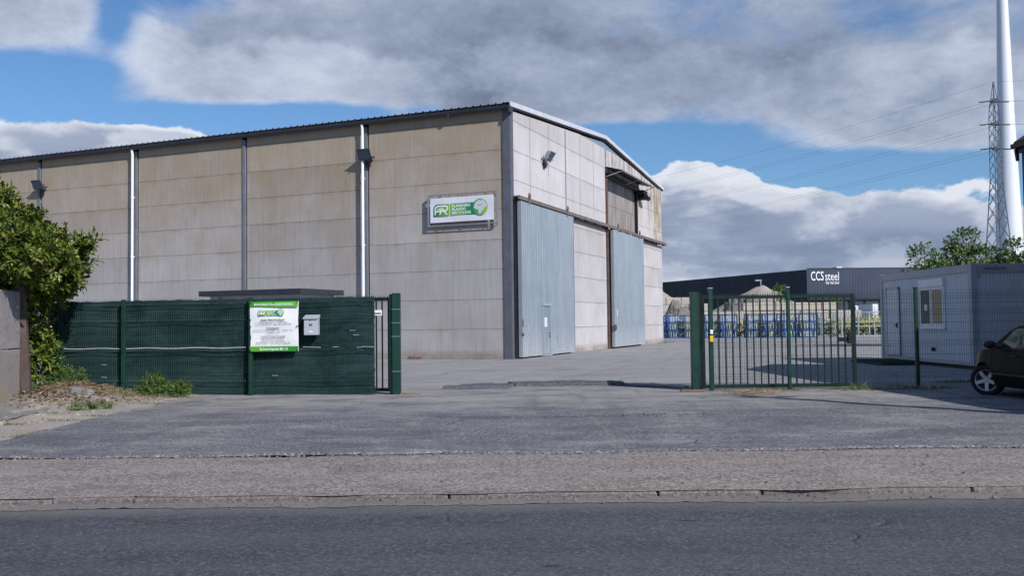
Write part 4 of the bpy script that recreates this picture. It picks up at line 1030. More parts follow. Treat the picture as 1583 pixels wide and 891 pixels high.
mb.bbox(.18, cW - .18, .02, .12, z0, z0 + .11, .01); mb.bbox(.02, .12, .18, cL - .18, z0, z0 + .11, .01)
mb.box(.1, cW - .1, .1, cL - .1, cH - .06, cH - .02); mb.bbox(.18, .30, .03, .09, 2.36, 2.48, .01)
fr = obj('frame', mb, M['contframe'], ca)
text(fr, 'idelco', .15, .36, 2.55, .012, M['steel_dark'], 'lettering', width=.62)
mb = MB(); yA, yB = 1.62, 3.24
mb.box(-.005, .03, yA, yB, 1.08, 2.18 + .22)
wf = obj('window', mb, M['white'], ca)
mb = MB()
for a_, b_ in ((yA + .10, yA + .76), (yA + .90, yB - .10)): mb.box(-.028, -.006, a_ - .04, a_, 1.18, 2.12); mb.box(-.028, -.006, b_, b_ + .04, 1.18, 2.12); mb.box(-.028, -.006, a_ - .04, b_ + .04, 2.12, 2.16); mb.box(-.028, -.006, a_ - .04, b_ + .04, 1.14, 1.18)
mb.bbox(-.035, .0, yA - .03, yB + .03, 1.03, 1.09, .005); mb.bbox(-.05, .0, yA, yB, 2.2, 2.42, .008); obj('window_frame', mb, M['white'], wf)
mb = MB(); mb.box(-.014, -.008, yA + .10, yA + .76, 1.18, 2.12); obj('blind', mb, M['blind'], wf)
mb = MB(); mb.box(-.014, -.008, yA + .90, yB - .10, 1.18, 2.12); gp_ = obj('pane', mb, M['glass'], wf)
mb = MB(); mb.box(-.018, -.0155, yA + 1.1, yA + 1.28, 1.55, 1.72); obj('sticker', mb, M['white'], gp_)
mb = MB(); mb.bbox(-.01, .035, 4.85, 5.75, z0 + .12, 2.22, .006); dr = obj('door', mb, M['contA'], ca)
mb = MB(); mb.box(-.018, .0, 4.78, 4.85, z0 + .1, 2.28); mb.box(-.018, .0, 5.75, 5.82, z0 + .1, 2.28); mb.box(-.018, .0, 4.78, 5.82, 2.22, 2.29); obj('door_frame', mb, M['contframe'], dr)
mb = MB(); mb.box(-.07, -.05, 4.93, 5.06, 1.12, 1.15); mb.box(-.05, -.01, 4.93, 4.97, 1.05, 1.2); obj('handle', mb, M['black'], dr)
mb = MB(); mb.box(-.06, .03, 2.35, 2.45, .42, .52); obj('outlet_box', mb, M['black'], ca)
mb = MB(); mb.box(.2, cW - .2, .2, cL - .2, 0, z0); obj('skid', mb, M['black'], ca)
mb = MB(); mb.bbox(-1.25, -.05, -1.2, 1.4, .0, .07, .01)
for i in range(13): mb.box(-1.25, -.05, -1.2 + i * .2, -1.16 + i * .2, .068, .10)
o = obj('entrance_mat', mb, M['mat']); o.location = (12.65, 29.7, .01); tag(o, 'thick dark green mat on the ground at the site cabin door', 'mat')

# ---------------------------------------------------------------- brick house out of frame on the right, whose eave corner shows
ho = empty('brick_house', (11.93, 21.3, 0), R(-87), 'dark brick house at the right edge with a black gutter along its eave', 'house')
# local x runs towards the road, local y runs right
hL, hW, hE, hR_ = 15.0, 7.6, 5.45, 8.0
mb = MB(); mb.box(0, hL, .0, hW, 0, hE - .05)
for x in (0.0, hL - .22): mb.prism([(0, hE - .05), (hW, hE - .05), (hW / 2, hR_ - .15)], 'x', x, x + .22)
hw = obj('wall', mb, M['brick'], ho)
mb = MB()
th = .12
for s_ in (0, 1):
    a_, b_ = (-.16, hW / 2) if s_ == 0 else (hW + .16, hW / 2)
    mb.prism([(a_, hE - .02), (b_, hR_), (b_, hR_ + th), (a_, hE - .02 + th)], 'x', -.05, hL + .15)
rf_ = obj('roof', mb, M['tiles'], ho)
mb = MB(); mb.box(6.2, 7.0, hW / 2 - .35, hW / 2 + .35, hR_ - .3, hR_ + 1.0); obj('chimney', mb, M['brick'], rf_)
mb = MB(); mb.box(-.08, hL + .1, -.22, -.10, hE - .06, hE + .05); mb.box(-.08, hL + .1, -.10, -.0, hE - .16, hE - .06); mb.prism([(-.14, hE - .07), (-.05, hE - .07), (-.05, hE - .34), (-.10, hE - .34)], 'x', -.08, -.02); obj('gutter', mb, M['black'], ho)
mb = MB(); mb.tube((.3, -.08, 0), (.3, -.08, hE - .1), .045, n=8); obj('downpipe', mb, M['black'], ho)
for x in (2.4, 6.4, 10.6):
    for z in (1.0, 3.4):
        mb = MB(); mb.box(x, x + 1.1, -.01, .03, z, z + 1.3); w_ = obj('window', mb, M['glass'], ho)
        mb = MB(); mb.box(x - .06, x, -.03, .02, z, z + 1.3); mb.box(x + 1.1, x + 1.16, -.03, .02, z, z + 1.3); mb.box(x - .06, x + 1.16, -.03, .02, z + 1.3, z + 1.36); mb.box(x + .52, x + .58, -.03, -.011, z, z + 1.3); obj('frame', mb, M['white'], w_)
        mb = MB(); mb.bbox(x - .1, x + 1.2, -.08, .02, z - .08, z - .003, .008); obj('sill', mb, M['slab'], w_)
# utility pole right of the camera, its shadow crosses the driveway
up_ = empty('utility_pole', (10.15, 10.6, 0), 0, 'tall round timber utility pole standing on the pavement edge', 'pole')
mb = MB(); mb.tube((0, 0, 0), (0, 0, 6.5), .17, .12, 12); obj('shaft', mb, M['wood'], up_)
mb = MB(); mb.box(-.5, .5, -.05, .05, 6.1, 6.2); mb.tube((-.45, 0, 6.2), (-.45, 0, 6.32), .03, n=8); mb.tube((.45, 0, 6.2), (.45, 0, 6.32), .03, n=8); obj('crossarm', mb, M['wood'], up_)

# ---------------------------------------------------------------- parked car (local +x forward)
def parked_car():
    c = empty('parked_car', (9.64, 16.10, 0), R(90), 'dark olive hatchback parked nose to the mesh fence at the right edge', 'car')
    # x of axles
    XF, XR, WR = 1.20, -1.22, .305
    def top(x):
        pts = [(-1.92, .62), (-1.90, .95), (-1.72, 1.10), (-1.45, 1.34), (-1.1, 1.43), (-.4, 1.46), (.15, 1.42), (.45, 1.30), (.95, .99), (1.15, .93), (1.6, .82), (1.82, .70), (1.92, .56)]
        for (a_, b_), (c_, d_) in zip(pts[:-1], pts[1:]):
            if a_ <= x <= c_:
                t = (x - a_) / (c_ - a_); return b_ + (d_ - b_) * t
        return pts[-1][1]
    def belt(x): return min(.90 + .02 * (x < 0), top(x) - .02)
    def bot(x):
        z = .22 + (.05 if abs(x) > 1.7 else 0)
        for xa in (XF, XR):
            d = abs(x - xa)
            if d < .37: z = max(z, .30 + math.sqrt(max(0, .365 ** 2 - d * d)))
        return z
    def wd(x):
        w_ = .835
        if x > 1.15: w_ -= .33 * ((x - 1.15) / .77) ** 2.6
        if x < -1.3: w_ -= .20 * ((-x - 1.3) / .62) ** 2.4
        return w_
    def side(x, z):
        w_ = wd(x); b_ = belt(x)
        if z < .5: return w_ * (.955 + .045 * (z - .2) / .3)
        if z <= b_: return w_ * (1 - .05 * ((z - .5) / max(.05, b_ - .5)) ** 2)
        return w_ * (.95 - .46 * (z - b_) ** 1.0 * .62)
    xs_ = sorted(set([round(-1.92 + 3.84 * i / 90, 3) for i in range(91)] + [XF - .365, XF + .365, XR - .365, XR + .365]))
    vs = []; NT_ = 26
    for x in xs_:
        b0 = bot(x); t_ = top(x); be = belt(x); ring = []
        for i in range(NT_ + 1):
            f = i / NT_
            if f <= .5: z = b0 + (be - b0) * (f / .5); y = side(x, z)
            elif f <= .8:
                g = (f - .5) / .3; z = be + (t_ - .05 - be) * g if t_ - .05 > be else be + (t_ - be) * g * .5; y = side(x, z)
            else:
                g = (f - .8) / .2; zz = max(t_ - .05, be + (t_ - be) * .5) if t_ - .05 <= be else t_ - .05
                y0 = side(x, zz); y = y0 * math.cos(g * math.pi / 2); z = zz + (t_ - zz) * math.sin(g * math.pi / 2) ** .55 if g > 0 else zz
            ring.append((x, y, z))
        vs.append(ring)
    mb = MB()
    for s_ in (1, -1):
        b = len(mb.v)
        for ring in vs: mb.v += [(p[0], p[1] * s_, p[2]) for p in ring]
        m_ = NT_ + 1
        for i in range(len(xs_) - 1):
            for j in range(NT_): mb.f.append((b + i * m_ + j, b + (i + 1) * m_ + j, b + (i + 1) * m_ + j + 1, b + i * m_ + j + 1))
    # close nose and tail
    for idx in (0, -1):
        ring = vs[idx]; pl_ = [(p[0], p[1], p[2]) for p in ring] + [(p[0], -p[1], p[2]) for p in ring[::-1]][1:]; mb.add(pl_, [tuple(range(len(pl_)))])
    body = obj('body', mb, M['carpaint'], c); autosmooth(body, 40)
    mb = MB(); mb.box(-1.8, 1.75, -.62, .62, .20, .60); obj('underbody', mb, M['black'], c)
    for s_, nm in ((1, 'side_window'), (-1, 'side_window')):
        for xa0, xa1, xt0, xt1 in ((-.18, .86, -.12, .30), (-1.15, -.24, -1.02, -.19)):
            mb = MB()
            def fn(u, v, xa0=xa0, xa1=xa1, xt0=xt0, xt1=xt1, s_=s_):
                x = (xa0 + (xa1 - xa0) * u) * (1 - v) + (xt0 + (xt1 - xt0) * u) * v; z = .955 + v * (min(1.33, top(x) - .08) - .955); return Vector((x, s_ * (side(x, z) + .006), z))
            mb.grid(fn, 10, 5); obj(nm, mb, M['carglass'], c, smooth=True, fix=False)
        mb = MB(); pts = [(x, s_ * (side(x, .94) + .004), .935) for x in [-1.2 + .1 * i for i in range(22)]]; mb.path(pts, .010, 6); obj('window_trim', mb, M['plastic'], c)
        mb = MB(); xx = .88; pts = [(xx, s_ * (side(xx, z) + .002), z) for z in [.30 + .06 * i for i in range(11)]]; mb.path(pts, .004, 4); pts = [(-.22, s_ * (side(-.22, z) + .002), z) for z in [.28 + .06 * i for i in range(11)]]; mb.path(pts, .004, 4); obj('door_seam', mb, M['black'], c)
        mb = MB(); mb.bbox(.0, .2, min(s_ * .80, s_ * .845), max(s_ * .80, s_ * .845), .80, .83, .006); obj('door_handle', mb, M['plastic'], c)
        mb = MB(); prof = [(.0, 0), (.07, .01), (.095, .05), (.09, .12), (.055, .165), (.0, .175)]
        mb.lathe([(r_, h_) for r_, h_ in prof], 16, Matrix.Translation((.72, s_ * .83, 1.02)) @ Matrix.Rotation(0 if s_ > 0 else math.pi, 4, 'Z') @ Matrix.Diagonal((.75, 1.15, .8, 1)))
        mb.box(.68, .74, min(s_ * .76, s_ * .86), max(s_ * .76, s_ * .86), .95, .99); mr = obj('mirror', mb, M['plastic'], c, smooth=True)
        mb = MB(); mb.grid(lambda u, v, s_=s_: Vector((1.58 + .26 * u, s_ * (side(1.58 + .26 * u, .66) + .008 - .01 * v), .61 + .11 * v)), 8, 4); obj('headlight', mb, M['clearlamp'], c, smooth=True, fix=False)
        mb = MB(); mb.box(-1.9, -1.80, min(s_ * .60, s_ * .72), max(s_ * .60, s_ * .72), .78, 1.02); obj('tail_light', mb, M['redglass'], c)
        mb = MB(); mb.box(-1.1, .86, min(s_ * .80, s_ * .846), max(s_ * .80, s_ * .846), .44, .48); obj('side_strip', mb, M['plastic'], c)
    mb = MB(); mb.grid(lambda u, v: Vector((.40 + .52 * (1 - v) + .0, (u - .5) * 1.22, top(.40 + .52 * (1 - v)) + .012)), 8, 6); obj('windscreen', mb, M['carglass'], c, smooth=True, fix=False)
    mb = MB(); mb.grid(lambda u, v: Vector((-1.70 + .28 * v, (u - .5) * 1.1, top(-1.70 + .28 * v) + .012)), 8, 4); obj('rear_window', mb, M['carglass'], c, smooth=True, fix=False)
    mb = MB(); mb.box(1.86, 1.935, -.45, .45, .34, .44); obj('grille', mb, M['plastic'], c)
    for xa, steer in ((XF, R(38)), (XR, 0)):
        for s_ in (1, -1):
            wt = Matrix.Translation((xa, s_ * .72, WR)) @ Matrix.Rotation(steer + (0 if s_ > 0 else math.pi), 4, 'Z')
            mb = MB(); mb.lathe([(.205, -.09), (.27, -.095), (.295, -.08), (WR, -.05), (WR, .05), (.295, .08), (.265, .095), (.212, .088), (.20, .06)], 36, wt); ty = obj('wheel', mb, M['tyre'], c, smooth=True)
            mb = MB(); mb.lathe([(.212, .086), (.198, .08), (.188, .03), (.185, -.02)], 36, wt)
            for k in range(5):
                Mk = wt @ Matrix.Rotation(R(72 * k + 18), 4, 'Y')
                mb.add([Mk @ Vector(p) for p in ((.03, .068, -.036), (.03, .068, .036), (.195, .082, .030), (.195, .082, -.030), (.03, .02, -.036), (.03, .02, .036), (.195, .04, .036), (.195, .04, -.036))], [(0, 1, 2, 3), (0, 3, 7, 4), (1, 5, 6, 2), (2, 6, 7, 3), (0, 4, 5, 1)])
            mb.lathe([(.0, .075), (.04, .075), (.055, .06), (.055, .02)], 20, wt); obj('rim', mb, M['alloy'], ty)
            mb = MB(); mb.lathe([(.0, .015), (.185, .015)], 28, wt); obj('brake_disc', mb, M['black'], ty)
    c.scale = (1, 1, .95)
    return c
parked_car()

# ---------------------------------------------------------------- foliage helpers
def leaf(mb, p, d, nrm, L, W, fold=.25):
    d = d.normalized(); s_ = d.cross(nrm)
    if s_.length < 1e-4: s_ = d.orthogonal()
    s_.normalize(); n_ = s_.cross(d)
    b = len(mb.v); q_ = -n_ * fold * W
    mb.v += [tuple(p), tuple(p + d * L * .35 + s_ * W * .5 - q_ * .5), tuple(p + d * L * .75 + s_ * W * .38 - q_ * .5), tuple(p + d * L + n_ * L * -.12), tuple(p + d * L * .75 - s_ * W * .38 - q_ * .5), tuple(p + d * L * .35 - s_ * W * .5 - q_ * .5), tuple(p + d * L * .5)]
    mb.f += [(b, b + 1, b + 6), (b + 1, b + 2, b + 6), (b + 2, b + 3, b + 6), (b + 3, b + 4, b + 6), (b + 4, b + 5, b + 6), (b + 5, b, b + 6)]
def rnd_dir():
    while True:
        v = Vector((random.uniform(-1, 1), random.uniform(-1, 1), random.uniform(-1, 1)))
        if .05 < v.length < 1: return v.normalized()
def sprig(mb, p, axis, n, L, W, length):
    axis = axis.normalized()
    for i in range(n):
        f = i / max(1, n - 1); a_ = i * 2.4
        o_ = axis.orthogonal().normalized(); o_ = Matrix.Rotation(a_, 3, axis) @ o_
        dd = (axis * (.5 + .7 * f) + o_ * 1.0 + rnd_dir() * .25)
        leaf(mb, p + axis * length * f, dd, (axis + Vector((0, 0, .6))), L * random.uniform(.55, 1.25), W * random.uniform(.65, 1.2))
def crown(blobs, n, L, W, per, slen, shell=.55, upb=.35):
    """clumps of sprigs through ellipsoids; blobs: (centre, radii)"""
    mb = MB(); vol = [r[0] * r[1] + r[0] * r[2] + r[1] * r[2] for c, r in blobs]; tv = sum(vol)
    for (c, r), v_ in zip(blobs, vol):
        for _ in range(int(n * v_ / tv)):
            d = rnd_dir(); k_ = random.uniform(shell, 1.0) ** .6
            k_ *= .86 + .22 * mnoise.noise(Vector((d.x * 2.3 + c[0], d.y * 2.3, d.z * 2.3 + c[2])))
            p = Vector((c[0] + d.x * r[0] * k_, c[1] + d.y * r[1] * k_, c[2] + d.z * r[2] * k_))
            sprig(mb, p, d + Vector((0, 0, upb)) + rnd_dir() * .45, per, L, W, slen)
    return mb
# laurel over the old wall
random.seed(21)
la = empty('laurel_shrub', (-10.55, 19.0, .08), 0, 'large glossy laurel bush spilling over the old concrete wall at the left edge', 'shrub')
lb = [((-.75, -.1, 3.75), (1.15, 1.0, 1.05)), ((.75, -1.45, 2.85), (.95, .7, .58)), ((1.25, -.95, 2.65), (.62, .5, .42)), ((.6, -.1, 2.3), (.85, .6, .45)), ((-.5, -1.0, 3.1), (1.1, .8, .8)), ((1.5, -2.1, 2.85), (.55, .5, .42)), ((.10, -.2, 3.2), (1.0, .95, .9)), ((.85, -.2, 2.85), (.85, .8, .68)), ((-1.6, 0, 3.5), (1.3, 1.1, 1.15)), ((1.25, -.25, 2.62), (.62, .6, .55)), ((-.3, .1, 2.5), (1.2, .9, .7)), ((.65, .1, 2.25), (.75, .6, .42)), ((-3.0, 0, 3.2), (1.5, 1.1, 1.2)), ((-.85, .0, 4.65), (.6, .5, .45)), ((1.55, -.1, 3.05), (.28, .3, .22))]
mb = crown(lb, 4300, .150, .060, 8, .13, .7)
tw = MB()
for _ in range(90):
    c, r__ = random.choice(lb); d = rnd_dir(); d.z = abs(d.z) * .8 - .15; d.normalize()
    p = Vector((c[0] + d.x * r__[0] * .85, c[1] + d.y * r__[1] * .85, c[2] + d.z * r__[2] * .85)); L_ = random.uniform(.15, .32); ax = (d + Vector((0, 0, .5)) + rnd_dir() * .3).normalized()
    tw.path([p, p + ax * L_], [.006, .003], 4); sprig(mb, p, ax, 13, random.uniform(.12, .16), .055, L_)
obj('twigs', tw, M['bark'], la)
obj('foliage', mb, M['laurel'], la, fix=False)
# dark inner mass of twigs and old leaves
mb = crown([(c, (r[0] * .72, r[1] * .72, r[2] * .72)) for c, r in lb] + [((.35, .1, 1.5), (.75, .35, .75)), ((-.3, .1, 1.2), (.8, .3, .9))], 1300, .16, .075, 7, .16, .1)
obj('inner_foliage', mb, M['laurel'], la, fix=False)
mb = MB()
for i in range(9):
    x = random.uniform(-1.2, .9); pts = [Vector((x * .5, random.uniform(-.1, .3), 0))]
    for k in range(1, 7): pts.append(Vector((x * (.5 + .15 * k) + random.uniform(-.1, .1), random.uniform(-.2, .3), .5 * k + random.uniform(-.1, .1))))
    mb.path(pts, [.05 - .006 * k for k in range(7)], 7)
obj('branches', mb, M['bark'], la)
ls = empty('laurel_sapling', (-10.0, 19.25, 0), 0, 'low laurel regrowth with bright leaves between the wall post and the netting', 'shrub')
mb = crown([((0, 0, 1.25), (.42, .35, .45)), ((.15, 0, .85), (.30, .3, .35)), ((-.25, .1, .8), (.35, .3, .5))], 190, .15, .055, 8, .14)
obj('foliage', mb, M['laurel'], ls, fix=False)
mb = MB(); [mb.path([(x * .3, 0, 0), (x * .6, 0, .6), (x, 0, 1.3)], [.02, .015, .008], 6) for x in (-.3, 0, .25)]; obj('stem', mb, M['bark'], ls)
hb = empty('weed_bush', (-9.55, 19.2, 0), 0, 'low dark green herb bush below the laurel regrowth beside the wall post', 'plant')
mb = crown([((-.25, .1, .45), (.45, .3, .40)), ((.25, .1, .35), (.42, .3, .30))], 420, .055, .022, 7, .08); obj('foliage', mb, M['weedleaf'], hb, fix=False)
mb = MB(); [mb.path([(x * .2, 0, 0), (x, 0.05, .5)], [.008, .004], 5) for x in (-.4, -.2, 0, .2, .4)]; obj('stem', mb, M['bark'], hb)
# old wall at the left edge with its leaning post
ow = empty('concrete_wall', (-9.62, 17.95, 0), R(-78.7), 'weathered concrete panel wall running under the laurel at the left edge', 'wall')
mb = MB(); 
for k in range(5):
    for z0_, z1_ in ((-.1, 1.08), (1.10, 2.2)): mb.bbox(.10 + 1.9 * k, 1.98 + 1.9 * k, -.035, .035, z0_, z1_, .01)
obj('panels', mb, M['oldwall'], ow)
for k in range(6):
    mb = MB(); Mx = Matrix.Rotation(R(0), 4, 'Y')
    mb.bbox(-.07 + 1.9 * k, .09 + 1.9 * k, -.08, .09, -.1, 2.35, .015)
    p_ = obj('post', mb, M['oldpost'], ow)
    if k == 0: p_.rotation_euler = (R(3.6), 0, 0); p_.location = (0, .14, 0)
# weeds along the netting
random.seed(5)
def weed(name, loc, blobs, n, label, stems=6, L=.06):
    e_ = empty(name, loc, 0, label, 'weed')
    mb = crown(blobs, n, L, L * .42, 6, .07, .2, .6); obj('foliage', mb, M['weedleaf'], e_, fix=False)
    mb = MB()
    for i in range(stems):
        b_ = random.choice(blobs); c, r = b_; mb.path([(c[0] * .6 + random.uniform(-.1, .1), 0, 0), (c[0] + random.uniform(-1, 1) * r[0] * .5, c[1], c[2] * .6), (c[0] + random.uniform(-1, 1) * r[0], c[1] - .05, c[2] + r[2] * random.uniform(.5, 1.3))], [.006, .005, .003], 5)
    obj('stem', mb, M['weedleaf'], e_)
weed('weed_plant', (-7.55, 19.25, 0), [((0, 0, .28), (.30, .2, .25)), ((-.1, 0, .12), (.35, .25, .12)), ((.3, 0, .2), (.2, .2, .16))], 260, 'tallest leafy weed growing at the foot of the netting right of its second post')
weed('weed_plant', (-6.85, 19.05, 0), [((0, 0, .18), (.18, .18, .17))], 110, 'small bushy weed at the foot of the netting right of the tallest weed', 4)
weed('weed_plant', (-7.6, 16.3, 0), [((0, 0, .06), (.3, .12, .08)), ((.3, .1, .06), (.2, .12, .07))], 130, 'flat green weed on the sandy verge beside the driveway edge', 3, .05)
weed('weed_plant', (-9.75, 17.6, .12), [((0, 0, .1), (.18, .15, .16))], 70, 'yellowish weed at the foot of the leaning wall post', 3, .06)
def grass(name, patches, label=None, blade=(.06, .16), dens=90, mt='grass', zf=None):
    mb = MB()
    for x, y, rx, ry, h in patches:
        for _ in range(int(dens * rx * ry * 12 + 20)):
            a_ = random.uniform(0, 6.28); r_ = math.sqrt(random.random()); px, py = x + rx * r_ * math.cos(a_), y + ry * r_ * math.sin(a_)
            z = zf(px, py) if zf else .012
            hh = h * random.uniform(.4, 1.2) * (1.1 - .6 * r_); dx, dy = random.gauss(0, .35) * hh, random.gauss(0, .35) * hh; w_ = random.uniform(.004, .009); t = random.uniform(0, 3.14); cx_, sx_ = math.cos(t) * w_, math.sin(t) * w_
            mb.add([(px - cx_, py - sx_, z), (px + cx_, py + sx_, z), (px + cx_ * .7 + dx * .45, py + sx_ * .7 + dy * .45, z + hh * .6), (px + dx, py + dy, z + hh), (px - cx_ * .7 + dx * .45, py - sx_ * .7 + dy * .45, z + hh * .6)], [(0, 1, 2, 3, 4)])
    o = obj(name, mb, M[mt], fix=False); o['kind'] = 'stuff'; return o
grass('verge_grass', [(-7.7, 14.1, .35, .10, .05), (-7.1, 14.6, .3, .09, .05), (-6.9, 15.3, .28, .08, .05), (-8.6, 15.1, .35, .12, .06), (-7.9, 15.9, .3, .1, .05), (-6.75, 12.6, .25, .08, .04), (-8.3, 13.4, .2, .1, .05), (-7.3, 12.9, .2, .06, .04), (-7.9, 18.5, .3, .15, .12), (-9.2, 14.0, .35, .12, .05), (-6.95, 17.6, .3, .1, .04), (-7.2, 18.9, .5, .1, .08)], dens=160, zf=verge_z)
pt = []
for _ in range(34): pt.append((random.uniform(4.3, 11.5), 18.97 + random.uniform(-.1, .12), random.uniform(.1, .3), .08, random.uniform(.03, .08)))
pt += [(7.05, 18.85, .28, .13, .22), (7.9, 18.8, .35, .12, .20), (8.35, 18.75, .3, .12, .17), (8.8, 18.8, .3, .1, .14), (5.0, 18.85, .25, .1, .10), (6.4, 18.9, .4, .06, .06), (10.5, 20.5, 1.2, .3, .12)]
grass('fence_grass', pt, dens=120)
grass('gap_grass', [(wpt(25.9, -.3, 0).x, wpt(25.9, -.3, 0).y, .5, .2, .25), (wpt(24.6, -.25, 0).x, wpt(24.6, -.25, 0).y, .3, .2, .12), (1.15, 14.3, .12, .04, .05)], dens=50)
# leaf litter on the mound
mb = MB()
for _ in range(2600):
    x, y = random.gauss(-8.9, .75), random.gauss(18.3, .75)
    if x > -7.0 or y > 19.9: continue
    p = Vector((x, y, verge_z(x, y) + random.uniform(.0, .05))); leaf(mb, p, Vector((random.uniform(-1, 1), random.uniform(-1, 1), random.uniform(-.2, .3))), Vector((random.uniform(-.4, .4), random.uniform(-.4, .4), 1)), random.uniform(.05, .11), random.uniform(.02, .045))
for _ in range(500):
    x, y = random.gauss(-8.7, .9), random.gauss(18.2, .6); z = verge_z(x, y) + .02; a_ = random.uniform(0, 3.14); L = random.uniform(.1, .35)
    mb.tube((x, y, z), (x + L * math.cos(a_), y + L * math.sin(a_), z + random.uniform(-.02, .06)), .003, n=3, cap=False)
for _ in range(120):
    x, y = random.uniform(4.2, 9), random.uniform(18.2, 19.0); a_ = random.uniform(0, 3.14); L = random.uniform(.03, .2); mb.tube((x, y, .03), (x + L * math.cos(a_), y + L * math.sin(a_), .03 + random.uniform(0, .02)), .0025, n=3, cap=False)
for _ in range(110):
    x, y = random.gauss(4.55, .22), random.gauss(18.0, .12); a_ = random.uniform(-.6, .9); L = random.uniform(.1, .4); mb.tube((x, y, .03), (x + L * math.cos(a_), y + L * math.sin(a_), .03 + random.uniform(0, .10)), .0035, n=3, cap=False)
o = obj('leaf_litter', mb, M['litter'], fix=False); o['kind'] = 'stuff'
mb = MB(); mb.bbox(-.07, .07, -.03, .03, 0, .02, .004); o = obj('plastic_scrap', mb, M['white']); o.location = (5.0, 18.55, .025); tag(o, 'scrap of white plastic on the ground in front of the open gate', 'litter')

# ---------------------------------------------------------------- trees behind the cabin
def tree(name, loc, h, blobs, n, label, L=.22, W=.12, lm='treeleaf'):
    t = empty(name, loc, 0, label, 'tree')
    mb = crown(blobs, n, L, W, 6, .3, .25, .3); obj('crown', mb, M[lm], t, fix=False)
    mb = MB(); mb.path([(0, 0, 0), (.05, 0, h * .3), (-.05, .05, h * .6), (0, 0, h * .85)], [.16, .12, .07, .03], 8)
    for c, r in blobs:
        mb.path([(0, 0, h * .35), (c[0] * .5, c[1] * .5, (h * .35 + c[2]) / 2), (c[0], c[1], c[2])], [.07, .05, .02], 6)
        for _ in range(5): d = rnd_dir(); mb.path([c, (c[0] + d.x * r[0] * .8, c[1] + d.y * r[1] * .8, c[2] + d.z * r[2] * .8)], [.02, .008], 4)
    obj('trunk', mb, M['bark'], t); return t
random.seed(9)
tree('leafy_tree', (21.0, 46, 0), 5.2, [((-.3, 0, 4.5), (.75, .7, .55)), ((.3, 0, 3.7), (1.1, 1.0, .7)), ((-.8, 0, 3.4), (.6, .6, .5)), ((.7, 0, 3.2), (.7, .8, .5))], 230, 'small open tree left of the taller trees behind the site cabin')
tree('leafy_tree', (23.2, 46.5, 0), 6.2, [((-.1, 0, 5.2), (.75, .7, .65)), ((-.6, 0, 4.4), (.8, .8, .6)), ((.7, 0, 4.4), (1.0, .9, .6)), ((0, 0, 3.6), (1.5, 1.2, .8)), ((-.9, 0, 4.95), (.3, .3, .3))], 400, 'tallest green tree behind the site cabin roof')
tree('leafy_tree', (25.0, 45.5, 0), 5.6, [((-.1, 0, 4.6), (.42, .5, .75)), ((.1, 0, 3.7), (1.0, 1.0, .8)), ((.9, 0, 3.5), (.7, .7, .5))], 300, 'pointed yellowish green tree in front of the white tower foot')
tree('leafy_tree', (27.3, 46, 0), 4.8, [((-.9, 0, 3.9), (.5, .5, .4)), ((0, 0, 4.0), (1.3, 1.1, .8))], 170, 'low loose tree at the far right behind the site cabin')

# ---------------------------------------------------------------- far industrial building
def fpt(px, py, d):     # a point seen at a photo pixel, d metres ahead (used to lay out far things at their distance)
    u = (px - 791.5) / FPX; v = -(py - 445.5) / FPX; c_, s_ = math.cos(-ROLL), math.sin(-ROLL); u, v = c_ * u - s_ * v, s_ * u + c_ * v
    r_ = Vector((u, math.cos(PITCH) - v * math.sin(PITCH), math.sin(PITCH) + v * math.cos(PITCH))); return EYE + r_ * (d / r_.y)
cA = fpt(1247, 417, 150); cB = fpt(1024, 436, 193); HH = cA.z
dl = Vector((cB.x - cA.x, cB.y - cA.y, 0)).normalized()
ir = math.atan2(-dl.y, -dl.x) ; 
ib2 = empty('industrial_hall', (cA.x, cA.y, 0), 0, 'long navy blue clad industrial hall with white lettering across the yard', 'building')
def rib_wall(mb, p0, p1, z0_, z1_, pitch=.5, d=.025):
    p0 = Vector(p0); p1 = Vector(p1); L = (p1 - p0).length; dd = (p1 - p0) / L; nn = Vector((dd.y, -dd.x, 0)); pts = []
    for i in range(int(L / pitch)):
        for f, o_ in ((0, 0), (.5, 0), (.58, d), (.92, d)): pts.append(p0 + dd * (i + f) * pitch + nn * o_)
    pts.append(p1); n = len(pts); mb.add([(p.x, p.y, z0_) for p in pts] + [(p.x, p.y, z1_) for p in pts], [(i, i + 1, n + i + 1, n + i) for i in range(n - 1)])
far = dl * 75; rgt = Vector((42, 4.0, 0))
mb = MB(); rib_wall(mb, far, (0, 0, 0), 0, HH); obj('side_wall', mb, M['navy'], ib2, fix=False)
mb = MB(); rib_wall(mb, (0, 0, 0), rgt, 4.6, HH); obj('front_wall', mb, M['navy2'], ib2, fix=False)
mb = MB(); mb.add([(0, 0, HH), tuple(rgt + Vector((0, 0, HH))), tuple(rgt + far + Vector((0, 0, HH))), tuple(far + Vector((0, 0, HH)))], [(0, 1, 2, 3)])
mb.add([(0, 0, HH + .25), tuple(rgt + Vector((0, 0, HH + .25))), tuple(rgt + Vector((0, 0, HH))), (0, 0, HH)], [(0, 1, 2, 3)]); obj('roof', mb, M['navy'], ib2, fix=False)
mb = MB(); mb.add([(p.x, p.y, z) for z in (0, HH) for p in (rgt, rgt + far, far)], [(0, 1, 4, 3), (1, 2, 5, 4)]); obj('rear_wall', mb, M['navy'], ib2, fix=False)
mb = MB(); Mr = Matrix.Rotation(math.atan2(4.0, 42), 4, 'Z'); mb.box(0, 42, .25, .5, 0, 4.6, Mr); obj('dock_wall', mb, M['black'], ib2)
mb = MB(); mb.box(0, 42, -.15, .2, 4.45, 4.75, Mr); obj('dock_canopy', mb, M['black'], ib2)
fe = empty('lettering_frame', (0, 0, 0), math.atan2(4.0, 42)); fe.parent = ib2
bpy.data.objects.remove(fe)
